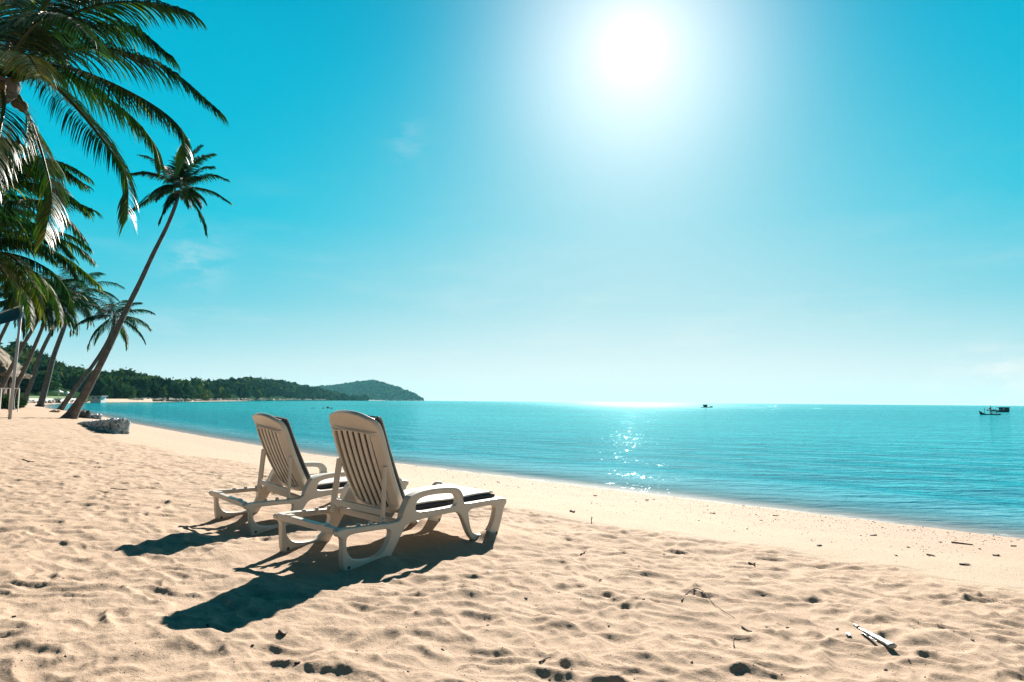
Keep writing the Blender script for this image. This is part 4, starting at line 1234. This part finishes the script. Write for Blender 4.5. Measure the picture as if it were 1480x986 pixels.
    for k in range(6):
        u0 = -.165 + k * .066
        n = 16; V = []; F = []
        for i in range(n + 1):
            q = .045 + (.718 - .045) * i / n
            wd = .0190
            dz = curve(u0, q) + .018 * (1 - (u0 / .2) ** 2)*0
            for (a, b_) in ((-wd, -.010), (wd, -.010), (wd, .000), (-wd, .000)):
                V.append(BM((u0 + a, q, b_ + dz)))
            if i:
                m_ = 4 * (i - 1)
                for j in range(4): F.append((m_ + j, m_ + (j + 1) % 4, m_ + 4 + (j + 1) % 4, m_ + 4 + j))
        F += [(3, 2, 1, 0), tuple(4 * n + j for j in range(4))]
        mesh_obj('backrest_slat', V, F, M['plastic'], root)
    # prop that holds the back up
    for s in (1, -1):
        top_p = BM((s * .262, .435, -.035)); bot = (.478, s * .285, .288)
        mb = MB()
        d = Vector(bot) - Vector(top_p); ln = d.length
        Mx = Matrix.Translation((Vector(top_p) + Vector(bot)) / 2) @ d.to_track_quat('Z', 'Y').to_matrix().to_4x4()
        mb.box((0, 0, 0), (.030, .046, ln + .03), Mx)
        mb.build('prop_arm', M['plastic'], root, bevel=.006)
        sp = MB()
        for f in (.12, .2): 
            q = Vector(top_p) + d * f; sp.tube([q + Vector((0, .018, 0)), q - Vector((0, .018, 0))], .005, 8)
        sp.build('rivet', M['bolt'], root)
    mb = MB(); mb.box((.484, 0, .355), (.028, .55, .048)); mb.build('prop_bar', M['plastic'], root, bevel=.006)
    # charcoal cushions; the sun's glare on their tops is painted as pale panels
    def pad(name, half_w, length, th, fn, parent, mat, z0, inset=0):
        nu, nv = 14, 30; V = []; F = []
        def pt(i, j, top):
            u = -1 + 2 * i / nu; v = j / nv
            ex = min(1, (1 - abs(u)) / .10, v / .05, (1 - v) / .05); ex = max(ex, 0) ** .5
            seam = 1 - .10 * math.exp(-((v * 4 % 1 - .5) / .06) ** 2)
            h = th * (.62 + .38 * ex) * (seam if top else 1)
            return fn(u * (half_w - inset), .0 + inset + v * (length - 2 * inset), z0 + (h if top else 0))
        for top in (0, 1):
            for j in range(nv + 1):
                for i in range(nu + 1): V.append(pt(i, j, top))
        o_ = (nu + 1) * (nv + 1)
        for j in range(nv):
            for i in range(nu):
                a = j * (nu + 1) + i
                F.append((a, a + nu + 1, a + nu + 2, a + 1)); F.append((o_ + a, o_ + a + 1, o_ + a + nu + 2, o_ + a + nu + 1))
        for j in range(nv):
            for i in (0, nu):
                a = j * (nu + 1) + i
                F.append((a, a + nu + 1, o_ + a + nu + 1, o_ + a) if i else (a, o_ + a, o_ + a + nu + 1, a + nu + 1))
        for i in range(nu):
            for j in (0, nv):
                a = j * (nu + 1) + i
                F.append((a, a + 1, o_ + a + 1, o_ + a))
        return mesh_obj(name, V, F, mat, parent, True)
    seatf = lambda u, v, z: (.775 + v, u, .327 + z + .004 * math.sin(v * 9))
    backf = lambda u, v, z: BM((u * (1 - .25 * max(0, (v - .72) / .16) ** 2), v + .02, .030 + z + curve(0, v) * .6))
    sc_ = pad('seat_cushion', .285, 1.08, .042, seatf, root, M['charcoal'], 0)
    pad('glare_panel', .285, 1.08, .012, seatf, sc_, M['cushion_top'], .0405, .012)
    bc = pad('back_cushion', .252, .80, .072, backf, root, M['charcoal'], 0)
    pad('glare_panel', .252, .80, .012, backf, bc, M['cushion_top'], .070, .02)
    tie = MB(); tie.tube([(1.62, .26, .385), (1.68, .275, .398), (1.74, .28, .392), (1.78, .29, .36)], .012, 8); tie.build('cushion_tie', M['cushion_top'], root, True)
    for o in root.children:
        me = o.data
        if me and o.name.startswith(('side_frame', 'backrest_frame')):
            bm = bmesh.new(); bm.from_mesh(me); bmesh.ops.remove_doubles(bm, verts=bm.verts, dist=1e-5); bmesh.ops.recalc_face_normals(bm, faces=bm.faces); bm.to_mesh(me); bm.free()
    return root
def copy_tree(o, parent=None):
    c = o.copy(); COL.objects.link(c)
    if parent: c.parent = parent
    for ch in list(o.children): copy_tree(ch, c)
    return c
lg = make_lounger()
lg.matrix_world = lounger_matrix(LOUNGERS[0])
tag(lg, 'nearer and larger of the two white plastic sun loungers, charcoal cushion on it', 'sun lounger', 'white sun loungers facing the sea')
l2 = copy_tree(lg); l2.matrix_world = lounger_matrix(LOUNGERS[1])
l2['label'] = 'farther white slatted plastic sun lounger, partly hidden behind the nearer one'

# ------------------------------------------------------------------ boats
def hull(L_, B, h, bow, name, root, mat):
    n = 16; V = []; F = []
    for i in range(n + 1):
        t = i / n; x = (t - .5) * L_
        wd = B / 2 * (math.sin(min(1, (1 - t) * 1.6) * PI / 2) ** .8) * (.75 + .25 * min(1, t * 4)); wd = max(wd, .03)
        top = h * (.75 + .12 * max(0, .35 - t)) + bow * max(0, (t - .6) / .4) ** 2.2
        bot = -.25 + (bow * .75) * max(0, (t - .78) / .22) ** 2
        V += [(x, -wd, top), (x, -wd * .7, bot), (x, wd * .7, bot), (x, wd, top), (x, wd * .88, top - .06), (x, -wd * .88, top - .06)]
        if i:
            m_ = 6 * (i - 1)
            for j in range(6): F.append((m_ + j, m_ + (j + 1) % 6, m_ + 6 + (j + 1) % 6, m_ + 6 + j))
    F += [tuple(range(5, -1, -1)), tuple(6 * n + j for j in range(6))]
    return mesh_obj(name, V, F, mat, root)
def place_boat(px, py, yaw, label, cat='fishing boat'):
    d = (CAM_H - SEA) * F_PX / (py - horizon_y(px)); p = at(px, py, d)
    root = empty('fishing_boat', (p[0], p[1], SEA), (0, 0, yaw)); tag(root, label, cat, 'boats anchored offshore'); return root, d
r1, d1 = place_boat(1021.5, 589.0, 0.05, 'small dark fishing boat with a teal wheelhouse alone below the horizon')
s1 = 17 * d1 / F_PX
hull(s1, s1 * .26, s1 * .07, s1 * .09, 'hull', r1, M['dark_hull'])
mb = MB(); mb.box((-s1 * .12, 0, s1 * .11), (s1 * .29, s1 * .17, s1 * .13)); mb.build('wheelhouse', M['dark_blue'], r1)
mb = MB(); mb.box((-s1 * .12, 0, s1 * .215), (s1 * .33, s1 * .2, s1 * .075)); mb.build('cabin_roof', M['teal_paint'], r1)
mb = MB(); mb.box((-s1 * .31, 0, s1 * .2), (s1 * .07, s1 * .16, s1 * .10)); mb.build('stern_canopy', M['roof_grey'], r1)
mb = MB(); mb.tube([(s1 * .31, 0, .05), (s1 * .31, 0, s1 * .32)], s1 * .009, 6); mb.tube([(s1 * .05, 0, s1 * .26), (s1 * .31, 0, s1 * .28)], s1 * .005, 5); mb.build('mast', M['dark_hull'], r1)
for k in range(3):
    w = MB(); w.box((-s1 * .21 + k * s1 * .09, -s1 * .087, s1 * .125), (s1 * .055, .02, s1 * .05)); w.build('window', M['glass_dark'], r1)
r2, d2 = place_boat(1430.5, 599.6, PI - .08, 'long tailed dark fishing boat with two masts in front of the boxy one')
s2 = 28 * d2 / F_PX
hull(s2, s2 * .2, s2 * .055, s2 * .17, 'hull', r2, M['dark_hull'])
mb = MB()
for x in (-.38, -.30, -.16, -.06):
    mb.tube([(s2 * x, -s2 * .06, 0), (s2 * x, -s2 * .06, s2 * .19)], s2 * .014, 6); mb.tube([(s2 * x, s2 * .06, 0), (s2 * x, s2 * .06, s2 * .19)], s2 * .012, 6)
mb.build('canopy_post', M['dark_hull'], r2)
mb = MB(); mb.box((-s2 * .2, 0, s2 * .215), (s2 * .42, s2 * .17, s2 * .06)); mb.build('canopy', M['roof_grey'], r2, bevel=s2 * .012)
mb = MB(); mb.box((-s2 * .02, 0, s2 * .31), (s2 * .10, s2 * .1, s2 * .08)); mb.build('red_bundle', M['red_cloth'], r2, bevel=s2 * .02)
mb = MB(); mb.box((-s2 * .20, 0, s2 * .262), (s2 * .22, s2 * .12, s2 * .03)); mb.box((-s2 * .05, 0, s2 * .365), (s2 * .12, s2 * .08, s2 * .025)); mb.build('net_pile', M['dark_hull'], r2, bevel=s2 * .008)
for x, hgt in ((.25, .36), (-.06, .50)):
    mb = MB(); mb.tube([(s2 * x, 0, 0), (s2 * x, 0, s2 * hgt)], s2 * .011, 6); mb.build('mast', M['dark_hull'], r2)
mb = MB(); mb.box((s2 * .10, 0, s2 * .24), (s2 * .05, s2 * .03, s2 * .06)); mb.tube([(s2 * .25, 0, s2 * .29), (s2 * .02, 0, s2 * .2)], s2 * .005, 5); mb.build('lantern', M['dark_hull'], r2)
mb = MB(); mb.tube([(-s2 * .44, 0, s2 * .10), (-s2 * .55, 0, s2 * .0)], s2 * .012, 6); mb.build('tail_motor', M['dark_hull'], r2)
r3, d3_ = place_boat(1449.5, 595.7, 0.0, 'boxy dark house boat with a square window opening at the far right', 'house boat')
r3.name = 'house_boat'
s3 = 17.5 * d3_ / F_PX
hull(s3, s3 * .35, s3 * .09, s3 * .02, 'hull', r3, M['dark_hull'])
mb = MB()   # cabin walls leave the window open
for (x0, x1, z0, z1) in ((-.40, -.02, .05, .36), (-.02, .2, .05, .16), (-.02, .2, .32, .36), (.2, .46, .05, .36)):
    mb.box((s3 * (x0 + x1) / 2, -s3 * .12, s3 * (z0 + z1) / 2), (s3 * (x1 - x0), s3 * .03, s3 * (z1 - z0)))
    if x0 != -.40: mb.box((s3 * (x0 + x1) / 2, s3 * .12, s3 * (z0 + z1) / 2), (s3 * (x1 - x0), s3 * .03, s3 * (z1 - z0)))
mb.build('cabin', M['dark_blue'], r3)
mb = MB(); mb.box((s3 * .03, 0, s3 * .385), (s3 * .92, s3 * .34, s3 * .045)); mb.build('cabin_roof', M['dark_hull'], r3, bevel=s3 * .01)
mb = MB(); mb.box((-s3 * .28, -s3 * .145, s3 * .17), (s3 * .3, s3 * .02, s3 * .12)); mb.build('side_panel', M['roof_grey'], r3)
d = (CAM_H - SEA) * F_PX / (599.6 - horizon_y(1454)); p = at(1454, 599.4, d)
tag(rock_obj('buoy', (p[0], p[1], SEA + .03), .11, M['dark_hull'], 2, .9), 'small dark buoy floating below the boxy house boat', 'buoy')

# ------------------------------------------------------------------ litter, twigs, grit
def squashed_bottle():
    a = spot(1249, 920); b = spot(1291, 941)
    ax = (b - a); ln = ax.length; ax.normalize()
    root = empty('plastic_bottle', a + Vector((0, 0, .012))); tag(root, 'crumpled white plastic bottle with a navy neck lying on the sand at lower right', 'bottle')
    side = ax.cross(Vector((0, 0, 1))).normalized(); upv = side.cross(ax)
    def tubef(name, s0, s1, r0, r1, mat, crumple, flat=.55):
        n, k = 18, 16; V = []; F = []
        rr = np.random.default_rng(3)
        for i in range(n + 1):
            t = i / n; r = r0 + (r1 - r0) * t
            for j in range(k):
                th = 2 * PI * j / k
                rad = r * (1 + crumple * float(pn(np.array(t * 5 + .3), np.array(math.cos(th) * 1.5 + math.sin(th) * 2.2), 8)))
                q = ax * (s0 + (s1 - s0) * t) + side * (math.cos(th) * rad) + upv * (math.sin(th) * rad * flat + r * flat)
                V.append(q)
            if i:
                for j in range(k): F.append(((i - 1) * k + j, (i - 1) * k + (j + 1) % k, i * k + (j + 1) % k, i * k + j))
        F += [tuple(range(k - 1, -1, -1)), tuple(n * k + j for j in range(k))]
        return mesh_obj(name, V, F, mat, root, True)
    tubef('body', .0, ln, .014, .021, M['white_plastic'], .35)
    tubef('neck', -.055, .002, .009, .0125, M['navy_plastic'], .25)
    tubef('cap', -.085, -.05, .009, .009, M['white_plastic'], .1, .9)
    tubef('side_label', .012, ln * .84, .0062, .0085, M['navy_plastic'], .35, .30)
    for o in root.children:
        if o.name.startswith('side_label'): o.location = side * .0155 - upv * .001
squashed_bottle()
def scrap(px, py, sz, mat, label, name, cat, group=None, seed=0, thick=.004):
    rr = np.random.default_rng(seed + int(px * 3 + py))
    p = spot(px, py)
    n = 9; V = []; F = []
    for top in (0, 1):
        for i in range(n):
            a = 2 * PI * i / n; r = sz * rr.uniform(.55, 1.0)
            V.append((math.cos(a) * r * 1.5, math.sin(a) * r * .7, (thick if top else -.004) + rr.uniform(0, .35) * sz))
    V += [(0, 0, thick + sz * .25)]
    F = [(i, (i + 1) % n, n + (i + 1) % n, n + i) for i in range(n)] + [(n + i, n + (i + 1) % n, 2 * n) for i in range(n)] + [tuple(range(n - 1, -1, -1))]
    o = mesh_obj(name, V, F, mat); o.location = p; o.rotation_euler = (0, 0, rr.uniform(0, 6.28))
    tag(o, label, cat, group); return o
scrap(1226, 921, .022, M['white_plastic'], 'torn clear white plastic scrap left of the crumpled bottle', 'plastic_scrap', 'litter')
scrap(707, 822, .018, M['white_plastic'], 'small white shell chip right of the nearer lounger', 'shell_chip', 'shell')
def twig(pxs, r, label, group=None, lift=.006, mat='twig', zoff=None):
    P = [spot(*q) for q in pxs]
    p0 = P[0].copy()
    if zoff:
        for q, z in zip(P, zoff): q.z += z
    C = catmull([tuple(q - p0 + Vector((0, 0, lift))) for q in P], 4 * len(P))
    mb = MB(); mb.tube(C, [r * (1 - .6 * i / len(C)) for i in range(len(C))], 6)
    if len(pxs) == 2:
        m_ = C[len(C) // 2]; e = m_ + (C[-1] - C[0]) * .25 + np.array([.02, .015, .01]); mb.tube([m_, e], [r * .6, r * .3], 5)
    o = mb.build('twig', M[mat], None, True); o.location = p0; tag(o, label, 'twig', group); return o
twig([(985, 866), (992, 858), (1004, 853), (1016, 857), (1030, 868), (1046, 881), (1062, 890)], .004, 'long thin curved twig arching on the sand right of centre')
twig([(33, 665), (42, 667), (50, 667)], .014, 'dark stick lying on the sand near the left edge')
twig([(1375, 785), (1394, 787), (1406, 788)], .012, 'straight olive stick on the damp sand near the right edge')
twig([(855, 757), (854.6, 756)], .006, 'short twig standing upright in the sand edge', zoff=[0, .08])
twig([(1061, 937), (1060, 930)], .004, 'stubby dark twig standing at the bottom right of centre', zoff=[0, .03])
twig([(780, 958), (788, 952), (796, 948)], .006, 'forked dark twig near the bottom edge right of centre')
twig([(404, 916), (410, 921), (415, 917)], .009, 'dark bent twig below the nearer lounger shadow')
twig([(1072, 901), (1081, 907), (1087, 908)], .006, 'thick dark twig beside a footprint below the curved twig')
twig([(840, 802), (845, 799)], .01, 'black twig end right of the nearer lounger foot')
twig([(1083, 815), (1091, 819)], .012, 'black twig on the smooth edge of trodden sand at right')
twig([(825, 739), (830, 741)], .02, 'black stick near the waterline behind the lounger foot')
twig([(160, 705), (185, 709)], .008, 'thin brown twig left of the farther lounger')
lit_lb = 'small dark scrap of dry leaf on the trodden sand'
for k, (px, py) in enumerate([(274.6, 730), (1110, 904), (1138, 905), (135, 664), (232, 675), (90, 838), (300, 905), (545, 880), (430, 963), (868, 838), (960, 800), (1000, 960), (1280, 965), (1330, 893),
                              (760, 865), (705, 905), (640, 935), (365, 935), (60, 760), (215, 655), (150, 742), (1210, 905), (1405, 925), (880, 905), (930, 870), (590, 965), (515, 935), (20, 890)]):
    scrap(px, py, random.uniform(.006, .014), M['leaf_litter'], lit_lb, 'leaf_scrap', 'leaf', 'dry leaf scraps on the trodden sand', k)
tide_lb = 'dark bit of flotsam on the damp sand by the waterline'
for k, (px, py) in enumerate([(1075, 731.5), (1121, 746), (1465, 790), (1312, 766), (1262, 774), (1184, 789), (935, 723), (860, 717), (770, 700), (720, 697), (1440, 803), (1395, 817), (1345, 803), (1100, 752), (1030, 742), (655, 690)]):
    scrap(px, py, random.uniform(.020, .042), M['leaf_litter'], tide_lb, 'flotsam', 'flotsam', 'flotsam along the waterline', k)

def grit(name, n, gen, rmin, rmax, label):
    base = np.array([(1, 0, -.4), (-.5, .86, -.4), (-.5, -.86, -.4), (0, 0, .7)]); fb = np.array([(0, 1, 3), (1, 2, 3), (2, 0, 3), (0, 2, 1)])
    Vs = []; Fs = []; k = 0; tries = 0
    while k < n and tries < n * 12:
        tries += 1
        q = gen()
        if q is None: continue
        x, y = q
        r = random.uniform(rmin, rmax) * (2.0 if random.random() < .05 else 1)
        a = random.uniform(0, 6.28); c, s_ = math.cos(a), math.sin(a)
        B = base * np.array([r * random.uniform(.7, 1.8), r, r * .7])
        B = np.stack([B[:, 0] * c - B[:, 1] * s_, B[:, 0] * s_ + B[:, 1] * c, B[:, 2]], -1) + np.array([x, y, zs(x, y) + r * .12])
        Vs.append(B); Fs.append(fb + 4 * k); k += 1
    o = big_mesh(name, np.vstack(Vs), np.vstack(Fs), M['grit'], smooth=False, ngon=3)
    tag(o, label, 'grit', kind='stuff')
def gen_tide():
    t = random.random(); i = random.choice([2, 3, 3, 4, 4, 5, 6, 7])
    a, b = SHORE[i], SHORE[i + 1]
    p = a + (b - a) * t
    d = b - a; n = np.array([-d[1], d[0]]) / np.linalg.norm(d)
    s = abs(random.gauss(0, 1.2)) + .1
    if random.random() < .3: s = random.uniform(.1, 3.6)
    p = p + n * s
    r = math.hypot(*p)
    if p[1] < 2 or abs(math.atan2(p[0], p[1])) > R(46): return None
    return p
def gen_trod():
    r = 2.2 + 12 * random.random() ** 1.6; th = R(random.uniform(-44, 44))
    x, y = r * math.sin(th), r * math.cos(th)
    if float(pn(np.array(x * 1.2), np.array(y * 1.2), 44)) < -.15 + random.gauss(0, .25): return None
    return x, y
grit('tide_grit', 3200, gen_tide, .004, .011, 'scattered shell grit and pebbles along the waterline')
grit('sand_specks', 5200, gen_trod, .0018, .0045, 'dark specks of grit strewn over the trodden sand')

# ------------------------------------------------------------------ sea air
hm = bpy.data.materials.new('sea_haze'); hm.use_nodes = True
hn = hm.node_tree; hn.nodes.clear()
ho = hn.nodes.new('ShaderNodeOutputMaterial'); hv = hn.nodes.new('ShaderNodeVolumePrincipled')
hv.inputs['Color'].default_value = (.22, .74, .84, 1); hv.inputs['Density'].default_value = 0.55e-4; hv.inputs['Anisotropy'].default_value = 0.2
hn.links.new(hv.outputs[0], ho.inputs['Volume'])
hb = MB(); hb.box((0, 0, 40), (10400, 10400, 90)); hz_o = hb.build('haze', hm); tag(hz_o, 'thin pale sea haze over the bay', 'haze', kind='stuff')

# ------------------------------------------------------------------ light
su = bpy.data.lights.new('sun', 'SUN'); su.energy = 5.0; su.angle = R(0.53); su.color = (1.0, 0.925, 0.83)
so = bpy.data.objects.new('sun', su); COL.objects.link(so)
so.rotation_euler = Vector(SUN).to_track_quat('Z', 'Y').to_euler()
so.location = (0, 0, 50)

EXPO = 1.6
K = 1.0 / 2 ** EXPO
w = bpy.data.worlds.new('World'); SC.world = w; w.use_nodes = True
nt = w.node_tree; nt.nodes.clear()
wo = nt.nodes.new('ShaderNodeOutputWorld'); bg = nt.nodes.new('ShaderNodeBackground'); L(nt, bg.outputs[0], wo.inputs[0])
tc = nt.nodes.new('ShaderNodeTexCoord')
nrm = nt.nodes.new('ShaderNodeVectorMath'); nrm.operation = 'NORMALIZE'; L(nt, tc.outputs['Generated'], nrm.inputs[0])
sep = nt.nodes.new('ShaderNodeSeparateXYZ'); L(nt, nrm.outputs[0], sep.inputs[0])
dt = nt.nodes.new('ShaderNodeVectorMath'); dt.operation = 'DOT_PRODUCT'; L(nt, nrm.outputs[0], dt.inputs[0]); dt.inputs[1].default_value = tuple(SUN)
ang = math_n(nt, 'MULTIPLY', math_n(nt, 'ARCCOSINE', math_n(nt, 'MINIMUM', dt.outputs['Value'], 0.999999)), 180 / PI)   # degrees from the sun
def gauss(src, sig, a): return math_n(nt, 'MULTIPLY', math_n(nt, 'EXPONENT', math_n(nt, 'MULTIPLY', math_n(nt, 'POWER', math_n(nt, 'DIVIDE', src, sig), 2.0), -1.0)), a)
sky = ramp(nt, sep.outputs['Z'], [(0.0, (.72, .83, .85)), (.03, (.50, .76, .82)), (.08, (.20, .65, .76)), (.14, (.05, .585, .735)), (.25, (.0, .555, .74)), (.44, (.0, .46, .675)), (.56, (.0, .37, .585)), (.75, (.0, .06, .15)), (1.0, (.0, .02, .075))])
back = ramp(nt, math_n(nt, 'MULTIPLY_ADD', dt.outputs['Value'], .5, .5), [(0.0, .18), (.45, .30), (.62, .65), (.78, 1.0)])
skyc = mix_n(nt, 1.0, sky.outputs[0], back.outputs[0], 'MULTIPLY')
# pale veil of sea air below the sun, wider towards the horizon
flat = nt.nodes.new('ShaderNodeVectorMath'); flat.operation = 'MULTIPLY'; L(nt, nrm.outputs[0], flat.inputs[0]); flat.inputs[1].default_value = (1, 1, 0)
fl2 = nt.nodes.new('ShaderNodeVectorMath'); fl2.operation = 'NORMALIZE'; L(nt, flat.outputs[0], fl2.inputs[0])
dh = nt.nodes.new('ShaderNodeVectorMath'); dh.operation = 'DOT_PRODUCT'; L(nt, fl2.outputs[0], dh.inputs[0])
hs_ = np.array([SUN[0], SUN[1], 0]); hs_ /= np.linalg.norm(hs_); dh.inputs[1].default_value = tuple(hs_)
azd = math_n(nt, 'MULTIPLY', math_n(nt, 'ARCCOSINE', math_n(nt, 'MINIMUM', dh.outputs['Value'], 0.999999)), 180 / PI)
wid = math_n(nt, 'MULTIPLY', ramp(nt, sep.outputs['Z'], [(0.0, .55), (.06, .40), (.13, .31), (.25, .20), (.5, .11)]).outputs[0], 100.0)
amt = ramp(nt, sep.outputs['Z'], [(0.0, .80), (.05, .77), (.13, .56), (.25, .42), (.40, .32), (.5, .22), (.7, 0.0)])
veil = math_n(nt, 'MULTIPLY', gauss(azd, wid, 1.0), amt.outputs[0])
c1 = mix_n(nt, veil, skyc, (.86, .94, .94))
glow = math_n(nt, 'ADD', math_n(nt, 'ADD', gauss(ang, 2.8, .30), gauss(ang, 8.6, .62)), gauss(ang, 12.0, .08))
gc = mix_n(nt, 1.0, (1.0, .74, .62), glow, 'MULTIPLY')
c2 = mix_n(nt, 1.0, c1, gc, 'ADD')
# thin cirrus low over the sea
mpw = nt.nodes.new('ShaderNodeMapping'); mpw.inputs['Scale'].default_value = (3.0, 3.0, 14.0); L(nt, nrm.outputs[0], mpw.inputs[0])
cn = noise_n(nt, 1.6, 6, .6, mpw.outputs[0])
cl = ramp(nt, cn.outputs[0], [(.52, 0.0), (.78, 1.0)])
lowm = ramp(nt, sep.outputs['Z'], [(0.0, .55), (.06, .45), (.2, .12), (.36, 0.0)])
c3 = mix_n(nt, math_n(nt, 'MULTIPLY', math_n(nt, 'MULTIPLY', cl.outputs[0], lowm.outputs[0]), .85), c2, (.82, .90, .92))
# a small cloud low at the right and a wisp over the palms
for (cpx, cpy, sg, am_) in ((1448, 548, 2.0, .75), (1375, 566, 1.6, .4), (285, 378, 2.2, .22), (590, 205, 1.6, .12)):
    dd = ray(cpx, cpy); dd = dd / np.linalg.norm(dd)
    dv = nt.nodes.new('ShaderNodeVectorMath'); dv.operation = 'DOT_PRODUCT'; L(nt, nrm.outputs[0], dv.inputs[0]); dv.inputs[1].default_value = tuple(dd)
    an = math_n(nt, 'MULTIPLY', math_n(nt, 'ARCCOSINE', math_n(nt, 'MINIMUM', dv.outputs['Value'], 0.9999999)), 180 / PI)
    mp_ = nt.nodes.new('ShaderNodeMapping'); mp_.inputs['Scale'].default_value = (14, 14, 34); L(nt, nrm.outputs[0], mp_.inputs[0])
    pf = noise_n(nt, 1.6, 6, .6, mp_.outputs[0])
    puff = math_n(nt, 'MULTIPLY', gauss(an, sg, am_), ramp(nt, pf.outputs[0], [(.40, 0.0), (.60, 1.0)]).outputs[0])
    c3 = mix_n(nt, puff, c3, (.90, .93, .92))
ns = nt.nodes.new('ShaderNodeTexSky'); ns.sky_type = 'NISHITA'; ns.sun_disc = False; ns.sun_elevation = math.asin(SUN[2]); ns.sun_rotation = math.atan2(SUN[0], SUN[1])
sc_n = mix_n(nt, 1.0, ns.outputs[0], (.0, .0006, .0008), 'MULTIPLY')
c4 = mix_n(nt, 1.0, c3, sc_n, 'ADD')
L(nt, c4, bg.inputs[0]); bg.inputs[1].default_value = K

SC.view_settings.view_transform = 'Standard'
SC.view_settings.look = 'None'
SC.view_settings.exposure = EXPO
SC.view_settings.gamma = 1.0
SC.view_settings.use_curve_mapping = False
SC.cycles.use_denoising = True
SC.cycles.denoising_prefilter = 'NONE'
SC.cycles.denoising_input_passes = 'RGB_ALBEDO_NORMAL'
SC.cycles.max_bounces = 6
SC.cycles.transparent_max_bounces = 8
SC.cycles.caustics_reflective = False
SC.cycles.caustics_refractive = False
